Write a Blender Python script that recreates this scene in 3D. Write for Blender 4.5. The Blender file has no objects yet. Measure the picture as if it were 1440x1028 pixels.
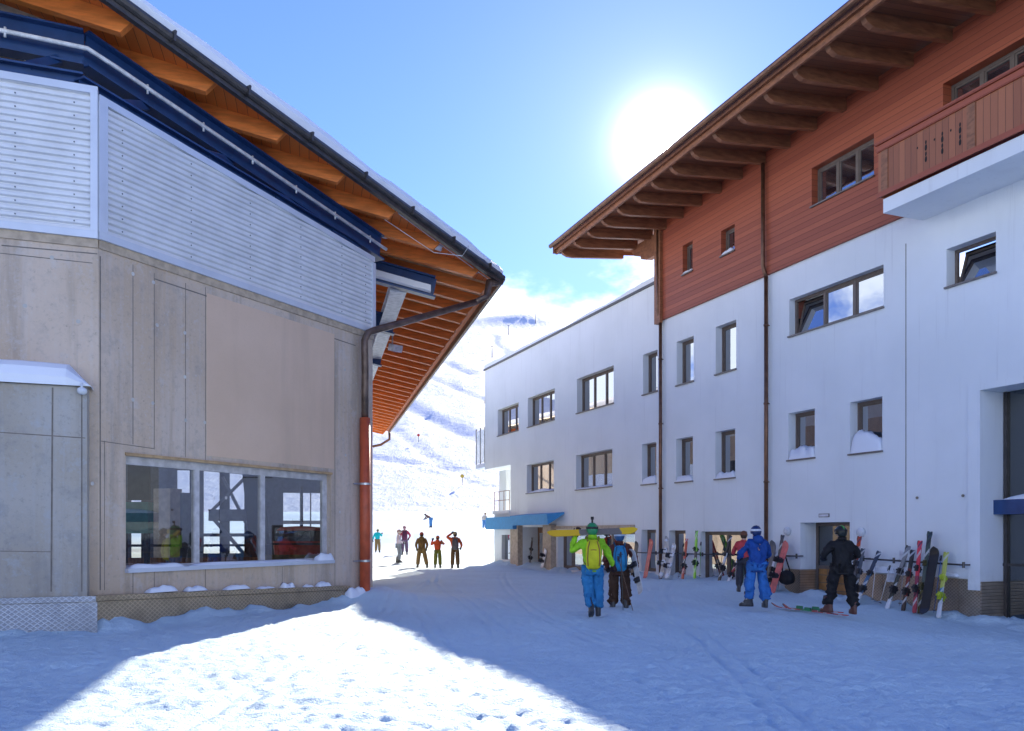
import bpy, bmesh, math, random
import numpy as np
from mathutils import Vector, Matrix
R = math.radians
C = bpy.context.scene.collection
random.seed(7)

# ------------------------------------------------------------------ camera, sky, sun, exposure
CAM = 1.75                                    # eye height over the snow
F, HX, HY = 1200.0, 720.0, 750.0              # focal length and principal point in photograph pixels
cam = bpy.data.cameras.new('camera')
camo = bpy.data.objects.new('camera', cam); C.objects.link(camo)
camo.location = (0, 0, CAM); camo.rotation_euler = (R(90), 0, 0)
cam.sensor_width = 36; cam.lens = 36 * F / 1440; cam.shift_y = (HY - 514) / 1440
cam.clip_start = .1; cam.clip_end = 6000
bpy.context.scene.camera = camo

SUN = Vector((.175, 1, .4583)).normalized()
SUN_EL = math.asin(SUN.z); SUN_AZ = math.atan2(SUN.x, SUN.y)
w = bpy.data.worlds.new('World'); bpy.context.scene.world = w; w.use_nodes = True
nt = w.node_tree; N = nt.nodes; K = nt.links
bg = N['Background']
sky = N.new('ShaderNodeTexSky'); sky.sky_type = 'NISHITA'; sky.sun_disc = False
sky.sun_elevation = SUN_EL; sky.sun_rotation = SUN_AZ; sky.altitude = 2000; sky.air_density = 1.0; sky.dust_density = 0.0; sky.ozone_density = 2.0

def wm(op, a, b=None, c=None):
    n = N.new('ShaderNodeMath'); n.operation = op
    for i, v in enumerate((a, b, c)):
        if v is None: continue
        if isinstance(v, (int, float)): n.inputs[i].default_value = v
        else: K.new(v, n.inputs[i])
    return n.outputs[0]
tc = N.new('ShaderNodeTexCoord')
nrm = N.new('ShaderNodeVectorMath'); nrm.operation = 'NORMALIZE'; K.new(tc.outputs['Generated'], nrm.inputs[0])
sep = N.new('ShaderNodeSeparateXYZ'); K.new(nrm.outputs[0], sep.inputs[0])
# clouds clinging to the ridge and thin wisps
ns = N.new('ShaderNodeTexNoise'); ns.inputs['Scale'].default_value = 7; ns.inputs['Detail'].default_value = 6; ns.inputs['Roughness'].default_value = .55
mp = N.new('ShaderNodeMapping'); mp.inputs['Scale'].default_value = (1, 1, 2.0); mp.inputs['Location'].default_value = (.35, .1, .2)
K.new(nrm.outputs[0], mp.inputs[0]); K.new(mp.outputs[0], ns.inputs[0])
mr = N.new('ShaderNodeMapRange'); mr.interpolation_type = 'SMOOTHSTEP'
K.new(sep.outputs[2], mr.inputs[0])
mr.inputs[1].default_value = .225; mr.inputs[2].default_value = .36; mr.inputs[3].default_value = 1; mr.inputs[4].default_value = 0
bk = N.new('ShaderNodeMapRange'); bk.interpolation_type = 'SMOOTHSTEP'; K.new(sep.outputs[1], bk.inputs[0])     # unseen broken cloud behind the viewer, added as fill light
bk.inputs[1].default_value = -.05; bk.inputs[2].default_value = -.5; bk.inputs[3].default_value = 0; bk.inputs[4].default_value = .05
cl = N.new('ShaderNodeMapRange'); cl.interpolation_type = 'SMOOTHSTEP'
K.new(wm('ADD', ns.outputs[0], wm('MAXIMUM', wm('MULTIPLY', mr.outputs[0], .42), bk.outputs[0])), cl.inputs[0])
cl.inputs[1].default_value = .65; cl.inputs[2].default_value = .86; cl.inputs[3].default_value = 0; cl.inputs[4].default_value = .95
mix = N.new('ShaderNodeMix'); mix.data_type = 'RGBA'
K.new(cl.outputs[0], mix.inputs[0]); tint = N.new('ShaderNodeVectorMath'); tint.operation = 'MULTIPLY'; K.new(sky.outputs[0], tint.inputs[0]); tint.inputs[1].default_value = (.38, .45, .76)
K.new(tint.outputs[0], mix.inputs[6]); mix.inputs[7].default_value = (4.2, 4.7, 5.4, 1)
# the sun itself and the bright air round it
dt = N.new('ShaderNodeVectorMath'); dt.operation = 'DOT_PRODUCT'; K.new(nrm.outputs[0], dt.inputs[0]); dt.inputs[1].default_value = SUN
ang = wm('ARCCOSINE', wm('MINIMUM', dt.outputs['Value'], .9999999))
gl = wm('ADD', wm('MULTIPLY', wm('EXPONENT', wm('MULTIPLY', ang, -75.0)), 42.0), wm('MULTIPLY', wm('EXPONENT', wm('MULTIPLY', ang, -8.0)), 1.15))
disc = wm('MULTIPLY', wm('LESS_THAN', ang, .0105), 400.0)
gcol = N.new('ShaderNodeVectorMath'); gcol.operation = 'SCALE'; gcol.inputs[0].default_value = (1, .96, .9); K.new(wm('ADD', gl, disc), gcol.inputs[3])
add = N.new('ShaderNodeVectorMath'); add.operation = 'ADD'; K.new(mix.outputs[2], add.inputs[0]); K.new(gcol.outputs[0], add.inputs[1])
K.new(add.outputs[0], bg.inputs[0]); bg.inputs[1].default_value = .10

sd = bpy.data.lights.new('sun', 'SUN'); sd.energy = 2.5; sd.angle = R(.5); sd.color = (1, .92, .78)
so = bpy.data.objects.new('sun', sd); C.objects.link(so); so.rotation_euler = SUN.to_track_quat('Z', 'Y').to_euler()
vs = bpy.context.scene.view_settings
vs.view_transform = 'Standard'; vs.look = 'None'; vs.exposure = 2.1; vs.gamma = 1
cy = bpy.context.scene.cycles
cy.max_bounces = 8; cy.diffuse_bounces = 4; cy.glossy_bounces = 4; cy.transparent_max_bounces = 12; cy.caustics_reflective = False; cy.caustics_refractive = False; cy.sample_clamp_indirect = 6

# ------------------------------------------------------------------ materials
class NT:
    def __init__(s, name):
        s.m = bpy.data.materials.new(name); s.m.use_nodes = True; s.t = s.m.node_tree; s.N = s.t.nodes; s.K = s.t.links
        s.b = s.N['Principled BSDF']; s.tc = s.N.new('ShaderNodeTexCoord')
    def link(s, a, b): s.K.new(a, b)
    def math(s, op, a, b=None, c=None):
        n = s.N.new('ShaderNodeMath'); n.operation = op
        for i, v in enumerate((a, b, c)):
            if v is None: continue
            if isinstance(v, (int, float)): n.inputs[i].default_value = v
            else: s.K.new(v, n.inputs[i])
        return n.outputs[0]
    def dot(s, v):
        n = s.N.new('ShaderNodeVectorMath'); n.operation = 'DOT_PRODUCT'; s.K.new(s.tc.outputs['Object'], n.inputs[0]); n.inputs[1].default_value = v
        return n.outputs['Value']
    def noise(s, scale, detail=4, stretch=(1, 1, 1), rough=.55, vec=None):
        mp = s.N.new('ShaderNodeMapping'); mp.inputs['Scale'].default_value = stretch; s.K.new(vec or s.tc.outputs['Object'], mp.inputs[0])
        n = s.N.new('ShaderNodeTexNoise'); n.inputs['Scale'].default_value = scale; n.inputs['Detail'].default_value = detail; n.inputs['Roughness'].default_value = rough
        s.K.new(mp.outputs[0], n.inputs[0]); return n.outputs[0]
    def rng(s, v, a, b, c=0., d=1., smooth=True):
        n = s.N.new('ShaderNodeMapRange'); n.interpolation_type = 'SMOOTHSTEP' if smooth else 'LINEAR'
        s.K.new(v, n.inputs[0])
        for i, q in enumerate((a, b, c, d)): n.inputs[i + 1].default_value = q
        return n.outputs[0]
    def mix(s, f, a, b):
        n = s.N.new('ShaderNodeMix'); n.data_type = 'RGBA'
        if isinstance(f, (int, float)): n.inputs[0].default_value = f
        else: s.K.new(f, n.inputs[0])
        for i, v in ((6, a), (7, b)):
            if isinstance(v, tuple): n.inputs[i].default_value = (*v, 1)
            else: s.K.new(v, n.inputs[i])
        return n.outputs[2]
    def white(s, v):
        n = s.N.new('ShaderNodeTexWhiteNoise'); n.noise_dimensions = '1D'; s.K.new(v, n.inputs['W']); return n.outputs[0]
    def bump(s, h, strength=.3, dist=.02):
        n = s.N.new('ShaderNodeBump'); n.inputs['Strength'].default_value = strength; n.inputs['Distance'].default_value = dist
        s.K.new(h, n.inputs['Height']); s.K.new(n.outputs[0], s.b.inputs['Normal'])
    def out(s, col, rough=.6, metal=0., spec=.5):
        if isinstance(col, tuple): s.b.inputs['Base Color'].default_value = (*col, 1)
        else: s.K.new(col, s.b.inputs['Base Color'])
        if isinstance(rough, (int, float)): s.b.inputs['Roughness'].default_value = rough
        else: s.K.new(rough, s.b.inputs['Roughness'])
        s.b.inputs['Metallic'].default_value = metal; s.b.inputs['Specular IOR Level'].default_value = spec
        return s.m
def mul(c, k): return tuple(min(1, x * k) for x in c)
_cache = {}
def plain(name, col, rough=.6, metal=0., var=.18, scale=6., bump=0., bscale=60., stretch=(1, 1, 1), spec=.5):
    if name in _cache: return _cache[name]
    n = NT(name); f = n.noise(scale, 5, stretch)
    c = n.mix(n.rng(f, .3, .7), mul(col, 1 - var), mul(col, 1 + var))
    if bump: n.bump(n.noise(bscale, 4), bump, .01)
    _cache[name] = n.out(c, rough, metal, spec); return _cache[name]

def m_planks(name, a, b, axis, width, rough=.6, grain=(1, 1, 1)):
    """boards of one width laid side by side along `axis` (a direction in space), each with its own tone"""
    n = NT(name); q = n.math('DIVIDE', n.dot(axis), width); idn = n.math('FLOOR', q); fr = n.math('FRACT', q)
    tone = n.white(idn)
    g = n.noise(9, 6, grain, .65)
    col = n.mix(n.math('ADD', n.math('MULTIPLY', tone, .55), n.math('MULTIPLY', g, .5)), a, b)
    gap = n.math('MULTIPLY', n.rng(fr, 0, .05), n.rng(fr, .95, 1, 1, 0))
    col = n.mix(gap, mul(a, .3), col)
    n.bump(n.math('ADD', gap, n.math('MULTIPLY', g, .2)), .5, .012)
    return n.out(col, rough)

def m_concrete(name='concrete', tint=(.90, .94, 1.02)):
    n = NT(name)
    big = n.noise(.55, 5); streak = n.noise(1.9, 6, (1, 1, .10), .6); fine = n.noise(13, 7, rough=.75); blot = n.noise(2.2, 7, rough=.7); drip = n.noise(5.5, 5, (1, 1, .05), .6); board = n.noise(9, 3, (1, 1, .02), .5)
    c = n.mix(n.rng(big, .35, .65), (.60, .43, .28), (.70, .53, .38))
    c = n.mix(n.math('MULTIPLY', n.rng(streak, .48, .66), .6), c, (.38, .285, .20))
    c = n.mix(n.math('MULTIPLY', n.rng(drip, .58, .72), .35), c, (.30, .25, .20))
    c = n.mix(n.math('MULTIPLY', n.rng(board, .5, .62), .15), c, (.66, .58, .50))
    c = n.mix(n.math('MULTIPLY', n.rng(blot, .50, .70), .4), c, (.34, .285, .23))
    c = n.mix(n.math('MULTIPLY', n.rng(blot, .46, .32), .4), c, (.66, .59, .52))
    c = n.mix(n.math('MULTIPLY', n.rng(fine, .53, .68), .35), c, (.28, .235, .19))
    c = n.mix(n.math('MULTIPLY', n.rng(fine, .44, .34), .3), c, (.66, .61, .54))
    v = n.N.new('ShaderNodeTexVoronoi'); v.inputs['Scale'].default_value = 3.2; n.link(n.tc.outputs['Object'], v.inputs['Vector'])
    c = n.mix(n.rng(v.outputs['Distance'], .02, .045, .6, 0), c, (.17, .145, .12))
    n.bump(n.math('ADD', fine, n.rng(v.outputs['Distance'], .01, .05)), .35, .01)
    t = n.N.new('ShaderNodeVectorMath'); t.operation = 'MULTIPLY'; n.link(c, t.inputs[0]); t.inputs[1].default_value = tint
    return n.out(t.outputs[0], .85)

def m_smooth():
    n = NT('smooth_render'); st = n.noise(1.6, 6, (1, 1, .08), .6); f = n.noise(.6, 5); g = n.noise(30, 5, rough=.7)
    c = n.mix(n.rng(f, .3, .7), (.64, .45, .31), (.70, .50, .355)); c = n.mix(n.math('MULTIPLY', n.rng(st, .5, .7), .3), c, (.50, .36, .26)); c = n.mix(n.math('MULTIPLY', n.rng(g, .5, .7), .2), c, (.5, .36, .27))
    n.bump(g, .2, .008); return n.out(c, .8)

def m_render_white():
    n = NT('white_render'); f = n.noise(.45, 4); g = n.noise(90, 3); st = n.noise(1.6, 5, (1, 1, .15))
    c = n.mix(n.rng(f, .3, .7), (.79, .81, .81), (.85, .865, .87))
    c = n.mix(n.math('MULTIPLY', n.rng(st, .58, .78), .25), c, (.66, .65, .66))
    zz = n.dot((0, 0, 1)); c = n.mix(n.math('MULTIPLY', n.math('MULTIPLY', n.rng(n.math('ADD', zz, n.math('MULTIPLY', n.noise(3, 5), 1.6)), 1.9, .7), n.rng(n.noise(4, 6, rough=.7), .35, .65)), .38), c, (.48, .46, .45))
    c = n.mix(n.math('MULTIPLY', n.rng(n.noise(7, 4, (1, 1, .035), .6), .58, .74), .25), c, (.56, .55, .56))
    n.bump(n.math('ADD', g, n.math('MULTIPLY', n.noise(2.5, 3), 2.0)), .25, .014)
    return n.out(c, .85, 0, .25)

def m_plate(dirv, tint):
    """raised-diamond sheet steel"""
    n = NT('checker_plate'); u = n.dot(dirv); z = n.dot((0, 0, 1)); k = 62.0
    a = n.math('SINE', n.math('MULTIPLY', n.math('ADD', u, n.math('MULTIPLY', z, 1.3)), k)); b = n.math('SINE', n.math('MULTIPLY', n.math('SUBTRACT', u, n.math('MULTIPLY', z, 1.3)), k))
    d = n.rng(n.math('MAXIMUM', a, b), .4, 1.0)
    c = n.mix(d, mul(tint, .72), mul(tint, 1.12))
    c = n.mix(n.math('MULTIPLY', n.rng(n.noise(2.0, 5), .4, .7), .5), c, mul(tint, .5))
    n.bump(d, .5, .006)
    return n.out(c, n.rng(n.noise(5, 4), .3, .7, .28, .5), .8)

def m_snow(name, col=(.86, .88, .92), b=.35, scale=9., dist=.05):
    n = NT(name); f = n.noise(scale, 7, rough=.68); g = n.noise(.5, 4)
    c = n.mix(n.rng(g, .3, .7), mul(col, .94), col)
    n.bump(n.math('ADD', f, n.math('MULTIPLY', n.noise(scale * 6, 4), .35)), b, dist)
    m = n.out(c, .7, 0, .2)
    return m

def m_glass_pane(name, tint=(.02, .025, .03), refl=.5):
    m = bpy.data.materials.new(name); m.use_nodes = True; t = m.node_tree; Nn = t.nodes; b = Nn['Principled BSDF']; Nn.remove(b)
    d = Nn.new('ShaderNodeBsdfDiffuse'); d.inputs[0].default_value = (*tint, 1)
    g = Nn.new('ShaderNodeBsdfGlossy'); g.inputs['Roughness'].default_value = .015; g.inputs[0].default_value = (.95, .95, .97, 1)
    tcx = Nn.new('ShaderNodeTexCoord'); nz = Nn.new('ShaderNodeTexNoise'); nz.inputs['Scale'].default_value = 1.3; t.links.new(tcx.outputs['Object'], nz.inputs[0])
    bp = Nn.new('ShaderNodeBump'); bp.inputs['Strength'].default_value = .06; bp.inputs['Distance'].default_value = .03; t.links.new(nz.outputs[0], bp.inputs['Height']); t.links.new(bp.outputs[0], g.inputs['Normal'])
    lw = Nn.new('ShaderNodeFresnel'); lw.inputs[0].default_value = 1.5
    a = Nn.new('ShaderNodeMath'); a.operation = 'MULTIPLY_ADD'; t.links.new(lw.outputs[0], a.inputs[0]); a.inputs[1].default_value = .7; a.inputs[2].default_value = refl; a.use_clamp = True
    mx = Nn.new('ShaderNodeMixShader'); t.links.new(a.outputs[0], mx.inputs[0]); t.links.new(d.outputs[0], mx.inputs[1]); t.links.new(g.outputs[0], mx.inputs[2])
    t.links.new(mx.outputs[0], Nn['Material Output'].inputs[0]); return m
def m_frosted():
    n = NT('balcony_glass'); n.b.inputs['Alpha'].default_value = .5
    return n.out(n.mix(n.rng(n.noise(3, 5), .35, .65), (.55, .63, .68), (.80, .84, .87)), .6)
def m_clear_glass(name, refl=.1, tint=(.93, .96, .95)):
    m = bpy.data.materials.new(name); m.use_nodes = True; t = m.node_tree; Nn = t.nodes; Nn.remove(Nn['Principled BSDF'])
    d = Nn.new('ShaderNodeBsdfTransparent'); d.inputs[0].default_value = (*tint, 1)
    g = Nn.new('ShaderNodeBsdfGlossy'); g.inputs['Roughness'].default_value = .01
    lw = Nn.new('ShaderNodeFresnel'); lw.inputs[0].default_value = 1.5
    a = Nn.new('ShaderNodeMath'); a.operation = 'ADD'; a.use_clamp = True; t.links.new(lw.outputs[0], a.inputs[0]); a.inputs[1].default_value = refl
    mx = Nn.new('ShaderNodeMixShader'); t.links.new(a.outputs[0], mx.inputs[0]); t.links.new(d.outputs[0], mx.inputs[1]); t.links.new(g.outputs[0], mx.inputs[2])
    t.links.new(mx.outputs[0], Nn['Material Output'].inputs[0]); return m

# ------------------------------------------------------------------ mesh helpers
BASE = {}
def V(*a): return Vector(a)
class MB:
    def __init__(s): s.v = []; s.f = []; s.mi = []; s.cur = 0
    def mat(s, i): s.cur = i; return s
    def add(s, vs, fs):
        o = len(s.v); s.v += [Vector(q) for q in vs]; s.f += [tuple(o + i for i in q) for q in fs]; s.mi += [s.cur] * len(fs); return s
    def quad(s, *p): return s.add(p, [tuple(range(len(p)))])
    def hexa(s, p):   # 8 corners: bottom 4, top 4
        return s.add(p, [(0, 3, 2, 1), (4, 5, 6, 7), (0, 1, 5, 4), (1, 2, 6, 5), (2, 3, 7, 6), (3, 0, 4, 7)])
    def box(s, lo, hi, f=None):
        p = [(x, y, z) for z in (lo[2], hi[2]) for x, y in ((lo[0], lo[1]), (hi[0], lo[1]), (hi[0], hi[1]), (lo[0], hi[1]))]
        return s.hexa([f(*q) if f else V(*q) for q in p])
    def beam(s, a, b, wd, ht, up=(0, 0, 1)):
        a = Vector(a); b = Vector(b); d = (b - a).normalized(); x = d.cross(Vector(up)).normalized(); y = x.cross(d)
        p = [q + x * i * wd / 2 + y * j * ht / 2 for j in (-1, 1) for q, i in ((a, -1), (b, -1), (b, 1), (a, 1))]
        return s.hexa(p)
    def tube(s, pts, r, n=8, cap=True):
        pts = [Vector(p) for p in pts]; rs = r if isinstance(r, (list, tuple)) else [r] * len(pts); o = len(s.v); px = None
        for i, p in enumerate(pts):
            d = (pts[min(i + 1, len(pts) - 1)] - pts[max(i - 1, 0)]).normalized()
            if px is None: px = d.cross(V(0, 0, 1) if abs(d.z) < .9 else V(1, 0, 0)).normalized()
            px = (px - d * px.dot(d)).normalized(); py = d.cross(px)
            for k in range(n):
                t = 2 * math.pi * k / n; s.v.append(p + (px * math.cos(t) + py * math.sin(t)) * rs[i])
        for i in range(len(pts) - 1):
            for k in range(n):
                s.f.append((o + i * n + k, o + i * n + (k + 1) % n, o + (i + 1) * n + (k + 1) % n, o + (i + 1) * n + k)); s.mi.append(s.cur)
        if cap:
            s.f.append(tuple(o + k for k in range(n))[::-1]); s.f.append(tuple(o + (len(pts) - 1) * n + k for k in range(n))); s.mi += [s.cur] * 2
        return s
    def loft(s, rings):
        n = len(rings[0]); o = len(s.v)
        for r_ in rings: s.v += [Vector(q) for q in r_]
        for i in range(len(rings) - 1):
            for k in range(n):
                s.f.append((o + i * n + k, o + i * n + (k + 1) % n, o + (i + 1) * n + (k + 1) % n, o + (i + 1) * n + k)); s.mi.append(s.cur)
        s.f.append(tuple(o + k for k in range(n))[::-1]); s.f.append(tuple(o + (len(rings) - 1) * n + k for k in range(n))); s.mi += [s.cur] * 2
        return s
    def ell(s, c, rx, ry, rz, nu=12, nv=8, v0=-90, v1=90):
        rings = []
        for j in range(nv + 1):
            t = R(v0 + (v1 - v0) * j / nv); rr = max(math.cos(t), .02)
            rings.append([(c[0] + rx * rr * math.cos(2 * math.pi * k / nu), c[1] + ry * rr * math.sin(2 * math.pi * k / nu), c[2] + rz * math.sin(t)) for k in range(nu)])
        return s.loft(rings)
    def build(s, name, mats, parent=None, smooth=False, loc=None):
        if not isinstance(mats, (list, tuple)): mats = [mats]
        b = Vector(loc) if loc is not None else (BASE.get(parent.name, V(0, 0, 0)) if parent else V(0, 0, 0))
        me = bpy.data.meshes.new(name); me.from_pydata([tuple(q - b) for q in s.v], [], s.f)
        for m in mats: me.materials.append(m)
        if any(s.mi): me.polygons.foreach_set('material_index', s.mi)
        if smooth: me.polygons.foreach_set('use_smooth', [True] * len(me.polygons))
        me.validate(); me.update()
        o = bpy.data.objects.new(name, me); C.objects.link(o)
        if parent: o.parent = parent; BASE[o.name] = b
        elif loc is not None: o.location = b; BASE[o.name] = b
        return o
def tag(o, label=None, cat=None, group=None, kind=None):
    if label: o['label'] = label
    if cat: o['category'] = cat
    if group: o['group'] = group
    if kind: o['kind'] = kind
    return o
def thing(name, label, cat, loc=(0, 0, 0), group=None, rot=None, local=False):
    o = bpy.data.objects.new(name, None); C.objects.link(o); o.location = loc; o.empty_display_size = .2
    if rot is not None: o.rotation_euler = rot
    BASE[o.name] = V(0, 0, 0) if local else Vector(loc)
    return tag(o, label, cat, group)

# numpy value noise -------------------------------------------------
_rs = np.random.RandomState(3); _T = _rs.rand(512, 512)
def vnoise(x, y):
    xi = np.floor(x).astype(int); yi = np.floor(y).astype(int); fx = x - xi; fy = y - yi
    fx = fx * fx * (3 - 2 * fx); fy = fy * fy * (3 - 2 * fy)
    a = _T[xi % 512, yi % 512]; b = _T[(xi + 1) % 512, yi % 512]; c = _T[xi % 512, (yi + 1) % 512]; d = _T[(xi + 1) % 512, (yi + 1) % 512]
    return (a * (1 - fx) + b * fx) * (1 - fy) + (c * (1 - fx) + d * fx) * fy - .5
def fbm(x, y, o=4, g=.5):
    s = 0; a = 1.
    for i in range(o): s = s + a * vnoise(x * 2 ** i + 17.3 * i, y * 2 ** i + 9.1 * i); a *= g
    return s

# ------------------------------------------------------------------ where things stand: wall planes of the two buildings
class Frame:
    """a vertical plane: u runs along it, o out of it, z up"""
    def __init__(s, org, d, n): s.o = Vector((*org, 0)); s.d = Vector((*d, 0)).normalized(); s.n = Vector((*n, 0)).normalized()
    def P(s, u, o, z): return s.o + s.d * u + s.n * o + V(0, 0, z)
    def u(s, x, o=0.):
        b = s.o + s.n * o; m = (x - HX) / F; return (m * b.y - b.x) / (s.d.x - m * s.d.y)
    def z(s, x, y, o=0.):
        b = s.o + s.n * o; return CAM + (HY - y) / F * (b.y + s.d.y * s.u(x, o))
    def at(s, x, y, o=0.): return s.P(s.u(x, o), o, s.z(x, y, o))
def pix(x, y, Y): return V((x - HX) / F * Y, Y, CAM + (HY - y) / F * Y)
FR = Frame((5.547, 32.0), (.3754, -.9269), (-.9269, -.3754))           # long white building on the right
FL = Frame((-6.886, 14.198), (.4590, .8884), (.8884, -.4590))          # street face of the station on the left
FW = Frame((-6.886, 14.198), (.934, .3577), (.3577, -.934))            # its face towards the camera (u negative to the left)
E = V(-.2257, .9742, 0); W_ = V(.9742, .2257, 0)                        # along / across the station's long eave
CORN = V(-.38, 24.0, 9.03)                                              # tip of its roof
A = FL.P(7.56, 0, 0)                                                    # its far street corner

GC = []
for x, y in ((928, 815), (1000, 816), (1050, 817), (1110, 838), (1196, 850), (1240, 852), (1330, 869), (1379, 881), (1440, 888), (790, 806), (700, 791)):
    GC.append(tuple(FR.at(x, y, .3)))
GC += [(A.x, A.y, .17), (-5, 17.8, .16), (-6.9, 14, .12), (-9, 13.3, .12)]
GC += [(0, 3, 0), (0, 7, 0), (-4, 9, 0), (4, 9, -.02), (-1, 13, 0), (3, 14, 0), (-2.5, 18, 0), (2, 20, 0), (5, 18, -.08), (7, 14, -.18), (-1, 26, 0), (2, 28, 0), (-2, 36, 0), (1, 38, .02),
       (-3, 44, .0), (0, 46, .05), (-7, 52, .4), (-10, 62, .35), (-2, 62, .5), (-8, 84, 2.25), (0, 84, 2.25), (-16, 84, 2.2), (-20, 120, 4.6), (0, 120, 4.6), (20, 120, 4.6), (-60, 120, 4.6), (60, 120, 4.6),
       (-40, 70, 1.0), (-30, 40, .2), (-25, 12, .1), (40, 60, .8), (30, 20, 0), (0, -12, 0), (-30, -30, 0), (30, -30, 0), (0, -80, 0)]
GC = np.array(GC)
def gbase(X, Y):
    X = np.asarray(X, float); Y = np.asarray(Y, float); num = np.zeros_like(X); den = np.zeros_like(X)
    for x, y, z in GC:
        wt = 1. / (((X - x) ** 2 + (Y - y) ** 2) / (1 + .02 * y * y) + .15) ** 2; num += wt * z; den += wt
    return num / den
def gz(X, Y): return float(gbase(np.array([X]), np.array([Y]))[0])

MAT = dict(
    concrete=m_concrete(), grey_concrete=m_concrete('grey_concrete', (.66, .80, .98)), white=m_render_white(), plate_l=m_plate((.459, .8884, 0), (.60, .46, .30)), plate_r=m_plate((.3754, -.9269, 0), (.56, .46, .36)),  # plate tints: warm reflected sunlight is put into the steel colour
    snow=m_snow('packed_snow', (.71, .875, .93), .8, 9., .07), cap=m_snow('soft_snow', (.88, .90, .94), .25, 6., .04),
    clad=m_planks('red_wood_cladding', (.27, .056, .027), (.46, .115, .050), (0, 0, 1), .16, .55, (.6, .6, 8)),
    rail=m_planks('balcony_boards', (.24, .075, .032), (.44, .15, .062), (.3754, -.9269, 0), .17, .55, (8, 8, .6)),
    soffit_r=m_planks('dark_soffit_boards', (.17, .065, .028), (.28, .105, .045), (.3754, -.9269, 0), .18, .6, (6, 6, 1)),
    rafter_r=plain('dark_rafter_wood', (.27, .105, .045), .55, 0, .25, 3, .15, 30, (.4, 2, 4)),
    soffit_l=m_planks('red_soffit_boards', (.56, .125, .022), (.76, .20, .036), tuple(W_), .2, .55, (6, 2, 6)),
    rafter_l=plain('glued_larch_rafter', (.74, .195, .032), .5, 0, .20, 3.0, .15, 30, (.3, 2.5, 4)),
    rafter_edge=plain('pale_lath', (.62, .36, .18), .6),
    blue=plain('navy_steel', (.018, .055, .16), .35, 0, .15, 3, .03), grey_steel=plain('grey_steel', (.32, .34, .37), .4, .2), pale_steel=plain('pale_steel', (.66, .66, .70), .45),
    metal=plain('corrugated_sheet', (.73, .73, .74), .42, .1, .06, 2), trim=plain('sheet_trim', (.62, .65, .71), .4, .2, .05, 2), screw=plain('screw_heads', (.12, .13, .15), .4, .6),
    gutter=plain('dark_gutter', (.085, .075, .07), .4, .5), copper=plain('brown_copper', (.17, .085, .05), .4, .6, .25, 5), redpipe=plain('red_pipe', (.47, .085, .028), .45, 0, .2, 3, .08, 20),
    clamp=plain('galvanised_clamp', (.5, .5, .5), .35, .9), wpipe=plain('white_conduit', (.72, .73, .76), .45), cream=plain('cream_panel', (.58, .52, .42), .7),
    seam=plain('concrete_joint', (.20, .17, .14), .9), smooth=m_smooth(), paste=plain('pale_filler', (.55, .52, .48), .8),
    wframe=plain('brown_window_frame', (.16, .12, .095), .45, 0, .1), gframe=plain('grey_window_frame', (.52, .50, .50), .4), sill=plain('sill_metal', (.18, .16, .15), .45, .5),
    pane=m_glass_pane('window_glass', (.015, .02, .03), .45), dpane=m_glass_pane('dark_glass', (.02, .025, .025), .12), bglass=m_frosted(), clear=m_clear_glass('clear_glass', .24, (.74, .79, .78)),
    awn=plain('blue_awning', (.05, .29, .60), .6, 0, .06), tan=plain('tan_pillar', (.46, .36, .27), .7), door=plain('brown_door_wood', (.22, .115, .06), .5, 0, .25, 3, 0, 1, (5, 5, .6)),
    room=plain('room_inside', (.30, .27, .24), .9), dark=plain('dark_void', (.02, .018, .016), .9), lamp=plain('lamp_cover', (.62, .64, .67), .4),
)

# ------------------------------------------------------------------ snow ground (one sheet) and the mountain
def grid_mesh(name, xs, ys, zf, mat):
    X, Y = np.meshgrid(xs, ys); Z = zf(X, Y); n, m = len(xs), len(ys)
    co = np.stack([X, Y, Z], -1).reshape(-1, 3); i = np.arange(n * m).reshape(m, n)
    q = np.stack([i[:-1, :-1], i[:-1, 1:], i[1:, 1:], i[1:, :-1]], -1).reshape(-1, 4)
    me = bpy.data.meshes.new(name); me.vertices.add(len(co)); me.vertices.foreach_set('co', co.ravel())
    me.loops.add(q.size); me.loops.foreach_set('vertex_index', q.ravel()); me.polygons.add(len(q)); me.polygons.foreach_set('loop_start', np.arange(len(q)) * 4); me.polygons.foreach_set('loop_total', np.full(len(q), 4))
    me.update(calc_edges=True); me.validate(); me.polygons.foreach_set('use_smooth', [True] * len(q)); me.materials.append(mat)
    o = bpy.data.objects.new(name, me); C.objects.link(o); return o
def dist_plane(X, Y, fr, u0, u1):
    u = (X - fr.o.x) * fr.d.x + (Y - fr.o.y) * fr.d.y; o = (X - fr.o.x) * fr.n.x + (Y - fr.o.y) * fr.n.y
    return np.hypot(np.clip(u0 - u, 0, 99) + np.clip(u - u1, 0, 99), np.maximum(o, 0))
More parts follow.
